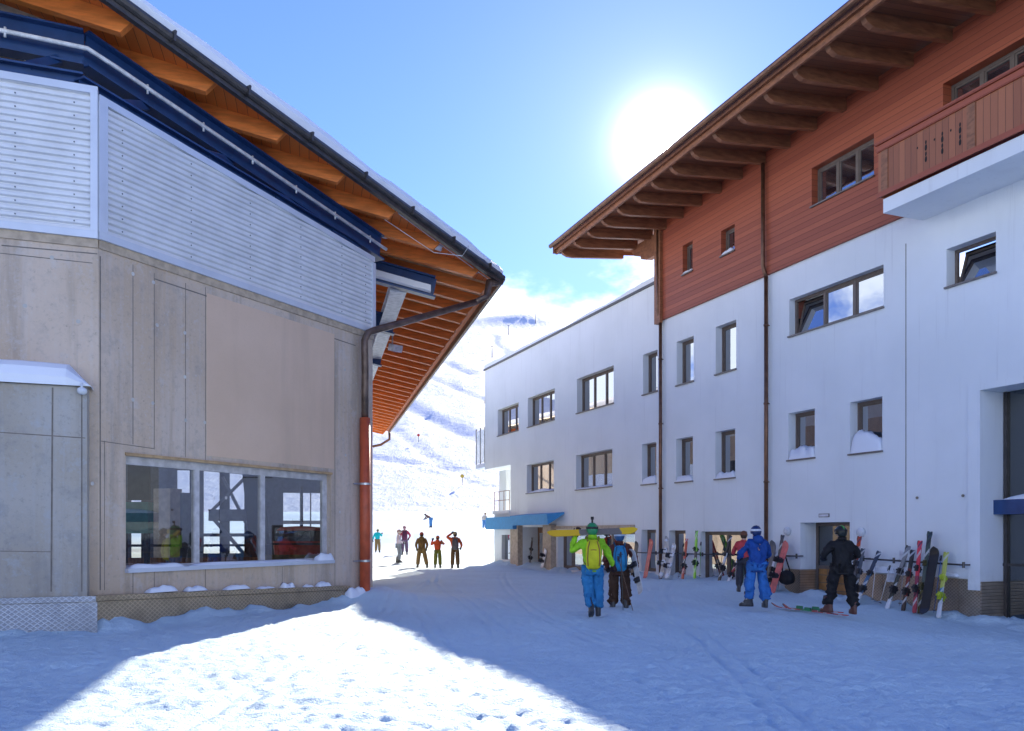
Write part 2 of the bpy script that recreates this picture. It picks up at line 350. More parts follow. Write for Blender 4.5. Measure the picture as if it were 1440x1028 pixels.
def ground_z(X, Y):
    Z = gbase(X, Y)
    near = np.exp(-(np.maximum(Y - 6, 0) / 22) ** 2)
    lum = fbm(X * .9, Y * 1.0, 3, .5); cl_ = np.abs(fbm(X * 4.4, Y * 5.0, 3, .6)); pit = np.minimum(fbm(X * 5.5 + 7, Y * 6.5, 2, .6) + .16, 0)
    Z = Z + near * (.035 * lum + .055 * cl_ + .085 * pit + .022 * fbm(X * 10, Y * 11, 2, .6)) + (1 - near) * .07 * fbm(X * .8, Y * .8, 3)
    for fr, u0, u1, k in ((FR, -18, 16, .12), (FL, 0, 7.7, .10), (FW, -14, 0, .10)):
        d = dist_plane(X, Y, fr, u0, u1)
        Z = Z + k * np.exp(-(d / .45) ** 2) * (1.0 + 2.4 * fbm(X * 1.4, Y * 1.4, 3, .6))
    d = np.hypot(X - A.x - .2, Y - A.y + .2); Z = Z + .22 * np.exp(-(d / .9) ** 2)
    # trodden tracks that run down the street
    tr = np.sin((X * .93 + Y * .36) * 5.2 + 2.5 * fbm(X * .3, Y * .12, 3)); Z = Z + .012 * np.maximum(tr, 0) * np.exp(-((Y - 24) / 14) ** 2)
    for x0, s0, c0, a0 in ((-2.6, -.10, .004, .3), (-2.35, -.10, .004, .3), (.6, -.22, -.003, .5), (.86, -.22, -.003, .5), (3.2, -.30, .006, .2), (3.45, -.30, .006, .2), (-.9, .03, -.004, .6), (-.62, .03, -.004, .6), (5.0, -.42, .003, .4), (5.3, -.42, .003, .4), (1.9, .12, .002, .4), (2.2, .12, .002, .4)):
        q = Y - 7; d = X - (x0 + s0 * q + c0 * q * q + a0 * np.sin(q * .21 + x0 * 0 + s0 * 9)); Z = Z - .045 * np.exp(-(d / .055) ** 2) * (.6 + .8 * vnoise(X * .7, Y * .7)) * np.clip((42 - Y) / 10, 0, 1)
    return Z
def steps(a, b, s0, g):
    o = [a]; s = s0
    while o[-1] < b: o.append(o[-1] + s); s *= g
    return o
xs = np.array(sorted([-x for x in steps(9, 260, .12, 1.16)][0:] + list(np.arange(-8.95, 12.0, .042)) + steps(12.0, 260, .12, 1.16)))
ys = np.array(sorted([6.0 - (y - 6.0) for y in steps(6.1, 120, .2, 1.25)] + steps(6.0, 135, .032, 1.0085)))
ground = tag(grid_mesh('snow_ground', xs, ys, ground_z, MAT['snow']), kind='structure')

def mountain_z(X, Y):
    t = np.clip((Y - 112) / 790., 0, 1.6); up = np.where(t < 1, t ** 1.06, 1 - .5 * (t - 1))
    Z = 3.2 + 226 * up * (1 + .00022 * np.clip(-X, -300, 400))
    k = np.clip((Y - 118) / 120, 0, 1)
    Z += k * (1.6 * fbm(X / 150 + 3, Y / 190, 3) + .55 * fbm(X / 34, Y / 70, 4, .55)) + 10 * np.exp(-((X - 14) / 42) ** 2 - ((Y - 800) / 50) ** 2)
    Z += np.clip((Y - 125) / 60, 0, 1) * .36 * fbm(X / 7, Y / 15, 4, .6) + np.clip((Y - 125) / 60, 0, 1) * .25 * fbm(X / 2.2 + Y / 30, Y / 40, 2)
    # gullies and pistes cut across the slope
    for x0, y0, x1, y1, wd, dp in ((-52, 330, -8, 180, 3.2, 1.5), (-70, 200, -2, 150, 1.4, .6), (-40, 240, -4, 135, 1.2, .5), (-30, 170, 6, 128, .9, .4), (-60, 420, -4, 250, 1.6, .7), (-12, 640, -4, 380, 3.5, 1.4), (-34, 420, -12, 340, 3, 1.2)):
        L = math.hypot(x1 - x0, y1 - y0); dx, dy = (x1 - x0) / L, (y1 - y0) / L
        s = (X - x0) * dx + (Y - y0) * dy; d = (X - x0) * -dy + (Y - y0) * dx + 3 * np.sin(s * .03) * wd / 4
        Z -= dp * np.exp(-(d / wd) ** 2) * np.clip(s / 20, 0, 1) * np.clip((L - s) / 20, 0, 1)
    return Z
n_ = NT('mountain_snow'); f_ = n_.noise(.02, 8, rough=.62); f2 = n_.noise(.22, 7, (1, .5, 1), .65)
rock = n_.rng(n_.math('ADD', f_, n_.math('MULTIPLY', f2, .35)), .83, .90)
n_.bump(n_.math('ADD', f2, n_.math('MULTIPLY', n_.noise(.55, 7, (1, .35, 1), .7), .8)), .5, 1.6)
m_mtn = n_.out(n_.mix(n_.math('MULTIPLY', rock, .5), (.70, .74, .82), (.30, .30, .34)), .75, 0, .2)
mx_ = np.concatenate([np.arange(-420, -90, 11.), np.arange(-90, 30, 1.3), np.arange(30, 420, 11.)]); my_ = np.array(steps(112, 1350, 1.1, 1.009))
mountain = tag(grid_mesh('mountain', mx_, my_, mountain_z, m_mtn), kind='structure')

# ------------------------------------------------------------------ building helpers
def wall(mb, fr, u0, u1, z0, z1, holes, o=0.):
    us = sorted({u0, u1} | {min(max(h[i], u0), u1) for h in holes for i in (0, 1)}); zs = sorted({z0, z1} | {min(max(h[i], z0), z1) for h in holes for i in (2, 3)})
    for i in range(len(us) - 1):
        for j in range(len(zs) - 1):
            cu, cz = (us[i] + us[i + 1]) / 2, (zs[j] + zs[j + 1]) / 2
            if any(h[0] < cu < h[1] and h[2] < cz < h[3] for h in holes): continue
            mb.quad(fr.P(us[i], o, zs[j]), fr.P(us[i + 1], o, zs[j]), fr.P(us[i + 1], o, zs[j + 1]), fr.P(us[i], o, zs[j + 1]))
    for ua, ub, za, zb, d in holes:
        if ua < u0 or ub > u1 or za > z1: continue
        c = [(ua, za), (ub, za), (ub, zb), (ua, zb)]
        for k in range(4):
            (a, b), (c2, d2) = c[k], c[(k + 1) % 4]
            mb.quad(fr.P(a, o, b), fr.P(a, o - d, b), fr.P(c2, o - d, d2), fr.P(c2, o, d2))
    return mb
def fbox(mb, fr, u0, u1, o0, o1, z0, z1):
    return mb.box((min(u0, u1), min(o0, o1), min(z0, z1)), (max(u0, u1), max(o0, o1), max(z0, z1)), fr.P)
def lump(mb, fr, u0, u1, o0, o1, z, h, seed, nu=18, no=7):
    """a soft pile of snow lying on a ledge"""
    rows = []
    for j in range(no + 1):
        row = []
        for i in range(nu + 1):
            s, t = i / nu, j / no; e = (1 - abs(2 * s - 1) ** 5) * (1 - abs(2 * t - 1) ** 3)
            k = .75 + .6 * float(fbm(np.array([s * 3 + seed * 3.7]), np.array([t * 1.5 + seed]), 3)[0])
            row.append(fr.P(u0 + (u1 - u0) * s, o0 + (o1 - o0) * t, z + h * k * max(e, 0) ** .5 if e > 1e-6 else z))
        rows.append(row)
    o = len(mb.v); mb.v += [p for r_ in rows for p in r_]; m = nu + 1
    for j in range(no):
        for i in range(nu): mb.f.append((o + j * m + i, o + j * m + i + 1, o + (j + 1) * m + i + 1, o + (j + 1) * m + i)); mb.mi.append(mb.cur)
    return mb
HOLES = []
def window(fr, parent, x0, x1, yt, yb, panes=1, depth=.24, snow=0., sill=True, mat='wframe', pane='pane', o=0., tilt=False, fw=.075, seed=1, hole=True, zlim=None):
    u0, u1 = fr.u(x0, o), fr.u(x1, o); zt, zb = fr.z(x0, yt, o), fr.z(x0, yb, o)
    if zlim is not None: zb = zlim
    if hole: HOLES.append((u0, u1, zb, zt, depth))
    f = MB(); q = o - depth
    for a, b, c, d in ((u0, u0 + fw, zb, zt), (u1 - fw, u1, zb, zt), (u0 + fw, u1 - fw, zb, zb + fw), (u0 + fw, u1 - fw, zt - fw, zt)): fbox(f, fr, a, b, q - .04, q + .03, c, d)
    wi = (u1 - u0 - 2 * fw) / panes; ua = u0 + fw; za, zz = zb + fw, zt - fw
    for k in range(1, panes): fbox(f, fr, ua + k * wi - fw * .55, ua + k * wi + fw * .55, q - .04, q + .025, za, zz)
    p = MB()
    for k in range(panes):
        a = ua + k * wi + (fw * .55 if k else 0); b = ua + (k + 1) * wi - (fw * .55 if k < panes - 1 else 0); s = .045
        if tilt and k == 0:
            lean = .24
            for (c, d, e, g) in ((a, zz, a, za), (b - s, zz, b - s, za)): f.hexa([fr.P(c, q - .0, za), fr.P(c + s, q, za), fr.P(c + s, q - .04, za), fr.P(c, q - .04, za), fr.P(c, q - lean, zz), fr.P(c + s, q - lean, zz), fr.P(c + s, q - lean - .04, zz), fr.P(c, q - lean - .04, zz)])
            f.hexa([fr.P(a + s, q - lean + .02, zz - s), fr.P(b - s, q - lean + .02, zz - s), fr.P(b - s, q - lean - .03, zz - s), fr.P(a + s, q - lean - .03, zz - s), fr.P(a + s, q - lean, zz), fr.P(b - s, q - lean, zz), fr.P(b - s, q - lean - .04, zz), fr.P(a + s, q - lean - .04, zz)])
            p.quad(fr.P(a + s, q - .03, za), fr.P(b - s, q - .03, za), fr.P(b - s, q - lean - .02, zz - s), fr.P(a + s, q - lean - .02, zz - s))
            p.mat(1).quad(fr.P(u0, q - .32, zb), fr.P(b, q - .32, zb), fr.P(b, q - .32, zt), fr.P(u0, q - .32, zt)).mat(0)
            continue
        for c, d, e, g in ((a, a + s, za, zz), (b - s, b, za, zz), (a + s, b - s, za, za + s), (a + s, b - s, zz - s, zz)): fbox(f, fr, c, d, q - .035, q + .006, e, g)
        p.quad(fr.P(a + s, q - .02, za + s), fr.P(b - s, q - .02, za + s), fr.P(b - s, q - .02, zz - s), fr.P(a + s, q - .02, zz - s))
    w_ = f.build('window', MAT[mat], parent)
    p.build('pane', [MAT[pane], MAT['dark']], w_)
    if sill:
        s_ = MB(); fbox(s_, fr, u0 - .03, u1 + .03, q + .03, o + .06, zb - .035, zb - .003 + .01); s_.build('sill', MAT['sill'], w_)
    if snow:
        s_ = MB(); lump(s_, fr, u0 + .02, u1 - .02, q + .03, o + .05, zb + .008, snow, seed); s_.build('snow_cap', MAT['cap'], w_, True)
    return w_

# ------------------------------------------------------------------ long white hotel on the right
hotel = thing('mountain_hotel', 'long white rendered building with red wood cladding and deep eaves at the right', 'building', FR.P(2, 0, 0))
ZW = 9.7                                         # where the wood begins
ZF = CAM + 9.44                                  # top of the flat-roofed wing
u718, u682 = FR.u(718), FR.u(682)
wdw = lambda *a, **k: window(FR, hotel, *a, **k)
wdw(1110, 1242.5, 421.5, 473.5, 3, tilt=True, seed=2)
wdw(1331, 1400.5, 350.5, 404.5, 1, depth=.3, tilt=True, seed=3)
wdw(1108.5, 1145.8, 581.5, 647.5, 1, .3, .52, seed=4); wdw(1195, 1240.7, 566, 639, 1, .3, .62, seed=5)
wdw(1006.5, 1035.3, 460, 527, 1, .28, .0); wdw(951.5, 975.5, 481, 542.5, 1, .28); wdw(904.2, 924.6, 499, 555.5, 1, .28)
wdw(1006, 1033.8, 607.5, 674, 1, .28, .32, seed=6); wdw(950.7, 974.3, 617.6, 678.4, 1, .28, .3, seed=7); wdw(902.7, 923, 625, 681.7, 1, .28, .32, seed=8)
wdw(811.3, 863, 533, 581.5, 3, .3); wdw(742.3, 780, 560, 601, 3, .3); wdw(700, 729.2, 576.5, 613.5, 3, .3)
wdw(740.7, 778.7, 653.8, 694, 3, .3, .16, seed=9); wdw(810, 861, 640.4, 689, 3, .3, .14, seed=10)
wdw(902, 922.5, 745, 803, 1, .3, 0, sill=False); wdw(940.8, 964, 746, 808, 1, .3, 0, sill=False); wdw(985.5, 1050.6, 747.5, 816, 2, .22, 0, sill=False)
# shop front of the far wing
wdw(705.5, 722, 752, 786, 1, .2, 0, sill=False, fw=.06, mat='gframe') if False else None
wdw(784, 893, 746, 800, 3, .35, 0, sill=False, fw=.13)
# doorways
uD0, uD1, zDt = FR.u(1125.5), FR.u(1195), FR.z(1125.5, 735); HOLES.append((uD0, uD1, -.6, zDt, .62))
uS0, uS1, zSt = FR.u(735), FR.u(770), FR.z(735, 741.5); HOLES.append((uS0, uS1, -.6, zSt, .9))
uP0, zPt = FR.u(1380), FR.z(1380, 549)
m_ = (1423 - HX) / F; p_ = FR.P(uP0, 0, 0); dP = (m_ * p_.y - p_.x) / (.9269 - .3754 * m_); uP1 = uP0 + 4.2
HOLES.append((uP0, uP1, -.8, zPt, dP))

mb = MB()
lo_ = [h for h in HOLES if h[3] < 5.6]; hi_ = [h for h in HOLES if h[3] >= 5.6]; ZM = 5.45
wall(mb, FR, u718, 24, -.8, ZM, lo_)
wall(mb, FR, u682, 24, ZM, ZW, hi_)
wall(mb, FR, u682, -.12, ZW, ZF, [])                               # wing above
# ends, backs and undersides so that the block is closed
def q4(*p): mb.quad(*[FR.P(*t) for t in p])
q4((u682, 0, ZM), (u682, 0, ZF), (u682, -13, ZF), (u682, -13, ZM)); q4((u682, 0, ZM), (u682, -13, ZM), (u718, -13, ZM), (u718, 0, ZM))
q4((u718, 0, -.8), (u718, 0, ZM), (u718, -13, ZM), (u718, -13, -.8)); q4((u682, -13, -.8), (24, -13, -.8), (24, -13, 13.4), (u682, -13, ZF))
q4((24, 0, -.8), (24, -13, -.8), (24, -13, 13.4), (24, 0, 13.4)); q4((0, 0, ZF), (0, -13, ZF), (0, -13, 13.5), (0, 0, 13.5))
hw = mb.build('wall', MAT['white'], hotel)
mb = MB(); uj = FR.u(1274); fbox(mb, FR, uj - .012, uj + .012, -.01, .003, .9, ZW - .7)
for x, y in ((1289.5, 700), (1354, 697)): mb.tube([FR.at(x, y, 0), FR.at(x, y, .05)], .035, 8)
mb.build('movement_joint', MAT['seam'], hw)

# ground storey of the far end, terrace above it, columns and railing
mb = MB(); uG = FR.u(695); hol = []
zg = FR.z(718, 722)
hol.append((FR.u(705.5), FR.u(721.5) - .0, FR.z(705, 786.5), FR.z(705, 752), .2))
wall(mb, FR, uG, u718 - .001, -.8, zg, [hol[0]] if hol[0][1] < u718 else [(hol[0][0], u718 - .12, hol[0][2], hol[0][3], .2)])
q4 = lambda *p: mb.quad(*[FR.P(*t) for t in p])
q4((uG, 0, -.8), (uG, 0, zg), (uG, -9, zg), (uG, -9, -.8)); q4((uG, 0, zg), (u718 - .001, 0, zg), (u718 - .001, -9, zg), (uG, -9, zg))
uc0, uc1 = FR.u(702, -1.2), FR.u(717, -1.2)
fbox(mb, FR, uc0, uc1 - .6, -1.7, -1.2, zg, ZM); fbox(mb, FR, uG, u718 - .01, -1.4, .12, zg, zg + .18)
lg = mb.build('terrace_base', MAT['white'], hotel)
mb = MB()
h_ = hol[0]; hb = min(h_[1], u718 - .12)
mb.quad(FR.P(h_[0], -.19, h_[2]), FR.P(hb, -.19, h_[2]), FR.P(hb, -.19, h_[3]), FR.P(h_[0], -.19, h_[3])); mb.build('pane', MAT['pane'], lg)
mb = MB()
for u in (uG + .05, uG + .75, uG + 1.5, uG + 2.3): mb.tube([FR.P(u, .0, zg + .18), FR.P(u, .0, zg + 1.25)], .022, 6)
for z in (1.25, .75): mb.tube([FR.P(uG + .05, 0, zg + z), FR.P(uG + 2.3, 0, zg + z)], .018, 6)
mb.build('terrace_railing', MAT['rafter_r'], hotel)
# glazed balcony on the far end
mb = MB(); ub0 = FR.u(654, -.6)
fbox(mb, FR, u682 - 2.3, u682 - .002, -3, -.25, FR.z(668, 654, -.25) - .25, FR.z(668, 654, -.25)); bal = mb.build('end_balcony', MAT['trim'], hotel)
mb = MB(); zb_ = FR.z(668, 654, -.25)
for a, b in ((u682 - 2.28, u682 - 1.56), (u682 - 1.52, u682 - .80), (u682 - .76, u682 - .04)): mb = MB(); fbox(mb, FR, a, b, -.29, -.27, zb_ + .05, zb_ + 2.0); mb.build('glass_panel', MAT['bglass'], bal)
mb = MB()
for k in (2.29, 1.54, .78): mb = MB(); fbox(mb, FR, u682 - k - .02, u682 - k + .02, -.31, -.25, zb_, zb_ + 2.15); mb.build('post', MAT['gutter'], bal)
mb = MB(); zc = FR.z(682, 566); mb.hexa([FR.P(u682 - a, o, z) for z, a in ((zc, .42), (zc + 1.1, .02)) for a_, o in ((0, -.1), (1, -.1), (1, -1.6), (0, -1.6)) for a in [a if a_ == 0 else .004]])
mb.build('end_bracket', MAT['tan'], hotel)

# red wood-clad upper storeys
uc = FR.u(921.5, .1); Zs = 13.55
WH = []; keep = HOLES; HOLES = []
def ww(*a, **k): return window(FR, hotel, *a, o=.1, **k)
ww(960, 974, 346, 387, 1, .22, .1, seed=12); ww(1014, 1033, 325, 361, 1, .22, .14, seed=13)
ww(1141.5, 1229, 237, 291, 3, .24, 0, seed=14); ww(1326, 1462, 118, 175, 3, .3, 0, seed=15)
WH = HOLES; HOLES = keep
mb = MB(); wall(mb, FR, uc, 24, ZW - .02, Zs, WH, .1); mb.quad(FR.P(uc, .1, ZW - .02), FR.P(24, .1, ZW - .02), FR.P(24, .002, ZW - .02), FR.P(uc, .002, ZW - .02)); mb.quad(FR.P(uc, .1, ZW), FR.P(uc, .1, Zs), FR.P(uc, -13, Zs), FR.P(uc, -13, ZF))
clad = mb.build('wood_cladding', MAT['clad'], hotel)
mb = MB(); zcb = FR.z(924, 455, .2); fbox(mb, FR, FR.u(920.5, .2), FR.u(928.5, .2), .1, .22, zcb, 13.2); fbox(mb, FR, FR.u(920.5, .2), FR.u(920.5, .2) + .06, -.6, .1, zcb, 13.2); mb.build('corner_board', MAT['rafter_r'], hotel)

# wing roof edge and its snow
mb = MB(); fbox(mb, FR, u682 - .08, uc - .02, -.3, .07, ZF, ZF + .09); mb.quad(FR.P(u682, .0, ZF + .05), FR.P(uc, .0, ZF + .05), FR.P(uc, -13, ZF + .05), FR.P(u682, -13, ZF + .05)); wr = mb.build('wing_roof', MAT['gutter'], hotel)
mb = MB()
rows = []
uu = np.linspace(u682 - .05, uc - .05, 70)
hh = .26 + .16 * fbm(uu * .5, uu * 0 + 3.3, 4) + .10 * np.sin(uu * .33 + 1)
prof = ((.03, .0), (.03, .55), (-.25, .95), (-1.6, 1.25), (-13, 1.3))
for u, h in zip(uu, hh): rows.append([FR.P(u, o, ZF + .09 + max(h, .04) * k) for o, k in prof])
for i in range(len(rows) - 1):
    for j in range(len(prof) - 1): mb.quad(rows[i][j], rows[i + 1][j], rows[i + 1][j + 1], rows[i][j + 1])
mb.quad(*rows[0], FR.P(u682 - .05, -13, ZF + .09)); mb.build('roof_snow', MAT['cap'], wr, True)

# main roof: slab, soffit, rafters with rounded tails, gutter, snow
pC = FR.at(777, 345, 3.05); uE = FR.u(777, 3.05); zE = pC.z; p2 = FR.at(1204, 0, 3.05); k_ = (p2.z - zE) / (FR.u(1204, 3.05) - uE)
def eave(u, o=3.05): return zE + k_ * (u - uE) - .02 + (3.05 - o) * .10
U1 = 24.0
mb = MB()
mb.hexa([FR.P(uE, 3.0, eave(uE) - .16), FR.P(U1, 3.0, eave(U1) - .16), FR.P(U1, -14, eave(U1) + 1.54), FR.P(uE, -14, eave(uE) + 1.54), FR.P(uE, 3.0, eave(uE) + .05), FR.P(U1, 3.0, eave(U1) + .05), FR.P(U1, -14, eave(U1) + 1.75), FR.P(uE, -14, eave(uE) + 1.75)])
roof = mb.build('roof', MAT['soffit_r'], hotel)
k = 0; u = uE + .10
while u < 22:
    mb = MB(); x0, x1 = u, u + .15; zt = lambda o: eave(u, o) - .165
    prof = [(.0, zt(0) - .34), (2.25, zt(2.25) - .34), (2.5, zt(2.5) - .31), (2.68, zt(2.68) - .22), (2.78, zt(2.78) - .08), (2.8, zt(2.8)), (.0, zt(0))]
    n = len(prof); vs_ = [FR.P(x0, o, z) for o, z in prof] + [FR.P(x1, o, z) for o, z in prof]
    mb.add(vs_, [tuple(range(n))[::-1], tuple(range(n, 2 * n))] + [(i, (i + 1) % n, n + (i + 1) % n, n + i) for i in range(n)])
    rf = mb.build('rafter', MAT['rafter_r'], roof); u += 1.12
mb = MB()
mb.tube([FR.P(uE - .05, 3.12, eave(uE) - .02), FR.P(U1, 3.12, eave(U1) - .02)], .085, 10); mb.build('gutter', MAT['copper'], roof)
mb = MB(); mb.hexa([FR.P(u, o, eave(u) + dz) for dz in (-.30, -.10) for u, o in ((uE, 2.86), (U1, 2.86), (U1, 2.9), (uE, 2.9))]); mb.hexa([FR.P(u, o, eave(u) + dz) for dz in (-.325, -.303) for u, o in ((uE, 2.85), (U1, 2.85), (U1, 2.92), (uE, 2.92))]); mb.build('fascia_board', MAT['rafter_r'], roof)
mb = MB(); mb.hexa([FR.P(u, o, eave(u, o) + dz) for dz in (-.3, .02) for u, o in ((uE - .04, 3.02), (uE - .005, 3.02), (uE - .005, -14), (uE - .04, -14))]); mb.build('verge_board', MAT['rafter_r'], roof)
mb = MB()                                                              # stepped wall-plate beams carrying the overhanging gable
prof = [(uE + 1.0, -.34), (uE + 1.0, -.5), (uE + 1.25, -.72), (uE + 1.7, -.86), (uE + 1.75, -1.0), (uE + 2.2, -1.14), (uc, -1.14), (uc, -.34)]
for o0, o1 in ((-.15, .08),):
    n = len(prof); zz = eave(uE, 0)
    mb.add([FR.P(u, o, zz + z) for o in (o0, o1) for u, z in prof], [tuple(range(n)), tuple(range(n, 2 * n))[::-1]] + [(i, (i + 1) % n, n + (i + 1) % n, n + i) for i in range(n)])
mb.build('beam_end', MAT['rafter_r'], roof)
mb = MB(); uu = np.linspace(uE, U1, 60); hh = .13 + .14 * fbm(uu * .7, uu * 0 + 8.1, 4)
rows = [[FR.P(u, o, eave(u, o) + .055 + max(h, .02) * k) for o, k in ((2.98, 0), (2.95, .7), (2.6, 1.2), (-14, 1.5))] for u, h in zip(uu, hh)]
for i in range(len(rows) - 1):
    for j in range(3): mb.quad(rows[i][j], rows[i + 1][j], rows[i + 1][j + 1], rows[i][j + 1])
mb.build('roof_snow', MAT['cap'], roof, True)
mb = MB()
for u in np.arange(uE + .3, 20, 1.4): mb.tube([FR.P(u, 2.95, eave(u) + .05), FR.P(u, 2.95, eave(u) + .2), FR.P(u, 2.8, eave(u) + .24)], .015, 5)
mb.build('snow_guard', MAT['gutter'], roof)

# balcony
uB = FR.u(1242, 1.27); zB0 = FR.z(1242, 300, 1.27); zB1 = FR.z(1243, 280, 1.27); mb = MB()
fbox(mb, FR, uB, 22, .0, 1.27, zB0, zB1); balc = mb.build('balcony', MAT['white'], hotel)
uR = FR.u(1234, 1.36); zr0 = FR.z(1234, 279, 1.36); zr1 = FR.z(1234, 206, 1.36)
mb = MB(); fbox(mb, FR, uR + .03, 22, 1.3, 1.335, zr0 + .02, zr1); fbox(mb, FR, uR, uR + .03, .1, 1.335, zr0 + .02, zr1)
for j in range(3):                                                     # carved drops in the boards
    u = FR.u((1301, 1324, 1349)[j], 1.36); zc = (zr0 + zr1) / 2
    for dz, s in ((.14, .05), (.02, .075), (-.12, .055), (-.24, .07)):
        mb.mat(1); cs = [FR.P(u + .45 * s * math.cos(t), 1.338, zc + dz + s * math.sin(t)) for t in [i * math.pi / 5 for i in range(10)]]; mb.quad(*cs); mb.mat(0)
for x, y in ((1289, 208), (1313, 196), (1336, 183), (1362, 169)):
    u = FR.u(x, 1.36); z = FR.z(x, y, 1.36); mb.mat(1).quad(*[FR.P(u + .022 * math.cos(t), 1.338, z + .03 * math.sin(t)) for t in [i * math.pi / 4 for i in range(8)]]).mat(0)
rl = mb.build('railing', [MAT['rail'], MAT['dark']], balc)
mb = MB(); fbox(mb, FR, uR - .03, 22, 1.27, 1.42, zr1, zr1 + .07); fbox(mb, FR, uR - .02, 22, 1.336, 1.375, zr1 - .16, zr1 - .01); fbox(mb, FR, uR - .02, 22, 1.336, 1.37, zr0, zr0 + .12)
fbox(mb, FR, uR - .03, uR + .001, .1, 1.27, zr1, zr1 + .07); mb.build('handrail', MAT['clad'], rl)
mb = MB()
for u in np.arange(uR + .1, 20, 2.35): mb = MB(); fbox(mb, FR, u, u + .2, 1.336, 1.352, zr0 + .12, zr1 - .16); mb.build('baluster', MAT['rafter_r'], rl)

# downpipes
def pipe(fr, x, ytop, zb, mat, parent, r=.062, o=.13, upper=None):
    mb = MB(); u = fr.u(x, o); zt = fr.z(x, ytop, o); mb.tube([fr.P(u, o, zb), fr.P(u, o, zt)], r, 10)
    if upper: mb.tube([fr.P(u, o, zt - .02), fr.P(u - .05, o + .03, zt + .18), fr.P(u - .05, o + .08, zt + .35), fr.P(u - .05, o + .08, upper)], r * .95, 10)
    for z in np.arange(zb + 1, zt - .3, 2.4): mb.tube([fr.P(u, o, z), fr.P(u, o, z + .05)], r * 1.25, 10); mb.tube([fr.P(u, o, z + .025), fr.P(u, 0, z + .025)], .015, 6)
    return mb.build('downpipe', mat, parent, True)
pipe(FR, 928.7, 452, 0, MAT['copper'], hotel, upper=13.1); pipe(FR, 1077.3, 389, -.1, MAT['copper'], hotel, upper=13.1)

# ski room door, lamps, plaque
mb = MB(); q = -.6
a, b = uD0, uD1; zb = gz(FR.P(a, -.4, 0).x, FR.P(a, -.4, 0).y) - .25
for u0, u1, z0, z1 in ((a, a + .09, zb, zDt), (b - .09, b, zb, zDt), (a + .09, b - .09, zDt - .1, zDt), (a + (b - a) * .72, a + (b - a) * .72 + .08, zb, zDt - .1), (a + .09, b - .09, zb + 1.0, zb + 1.1)): fbox(mb, FR, u0, u1, q - .04, q + .03, z0, z1)
dr = mb.build('door', MAT['wframe'], hotel)
mb = MB(); mb.quad(FR.P(a, q, zb + 1.05), FR.P(b, q, zb + 1.05), FR.P(b, q, zDt), FR.P(a, q, zDt)); mb.build('pane', MAT['dpane'], dr)
mb = MB(); mb.quad(FR.P(a, q, zb - .2), FR.P(b, q, zb - .2), FR.P(b, q, zb + 1.05), FR.P(a, q, zb + 1.05))
mb.build('kick_panel', plain('warm_reflect_plate', (.50, .27, .11), .35, .7, .25, 3), dr)  # metal plate; a warm reflection is put into its orange colour
mb = MB()
for z in np.arange(zb + .15, zb + 1, .22): fbox(mb, FR, a + .1, b - .1, q + .001, q + .006, z, z + .018)
for u in (a + .45, a + .8): fbox(mb, FR, u, u + .015, q + .001, q + .006, zb, zb + 1)
mb.build('panel_seam', MAT['seam'], dr)
for x, y in ((1108.5, 747), (1212, 748.5)):
    mb = MB(); c = FR.at(x, y, 0); r_ = .13; mb.loft([[c + FR.n * o + FR.d * (rr * math.cos(t)) + V(0, 0, rr * math.sin(t)) for t in [i * math.pi / 10 for i in range(20)]] for o, rr in ((0, r_), (.05, r_), (.09, r_ * .85), (.11, r_ * .5), (.115, .01))])
    mb.build('wall_lamp', MAT['lamp'], hotel, True)
mb = MB(); u0, u1 = FR.u(1152), FR.u(1166.5); fbox(mb, FR, u0, u1, 0, .02, FR.z(1152, 727.5), FR.z(1152, 722.5)); pl = mb.build('plaque', MAT['sill'], hotel)
mb = MB(); fbox(mb, FR, u0 + .02, u1 - .02, .02, .024, FR.z(1152, 726.6), FR.z(1152, 723.4)); mb.build('plaque_plate', MAT['pale_steel'], pl)

# raised-diamond plinth
def zpl(x, y): return FR.z(x, y, .03)
up0 = FR.u(1196); upe = uP0
mb = MB(); z0_, z1_ = zpl(1240, 805), zpl(1325, 815)
us_ = np.linspace(up0, upe - .0, 8)
for i in range(7): fbox(mb, FR, us_[i] + .004, us_[i + 1] - .004, 0, .03, -.8, z0_ + (z1_ - z0_) * .5)
mb.build('plinth', MAT['plate_r'], hotel); mb = MB(); fbox(mb, FR, FR.u(1105), uD0, 0, .03, -.8, z0_ * .5 + z1_ * .5)
for a_, s_ in ((uD0, 1), ): fbox(mb, FR, a_ - .001, a_ + .02, -.6, .03, -.8, z0_ * .5 + z1_ * .5)
mb.build('plinth', MAT['plate_r'], hotel); mb = MB(); fbox(mb, FR, uP0 - .001, uP0 + .03, -dP + .02, .03, -.8, z1_)
mb.build('plinth', MAT['plate_r'], hotel)
mb = MB(); lump(mb, FR, FR.u(1228), FR.u(1262), 0, .2, z0_, .22, 31); mb.build('ledge_snow', MAT['cap'], hotel, True); mb = MB(); lump(mb, FR, FR.u(1330), FR.u(1350), 0, .12, z0_, .1, 33)
mb.build('ledge_snow', MAT['cap'], hotel, True)
mb = MB(); fbox(mb, FR, FR.u(1251), FR.u(1262), 0, .1, FR.z(1251, 818), FR.z(1251, 799)); mb.build('junction_box', MAT['pale_steel'], hotel); mb = MB(); fbox(mb, FR, FR.u(1267), FR.u(1271), 0, .05, FR.z(1267, 788), FR.z(1267, 774)); mb.build('junction_box', MAT['pale_steel'], hotel)
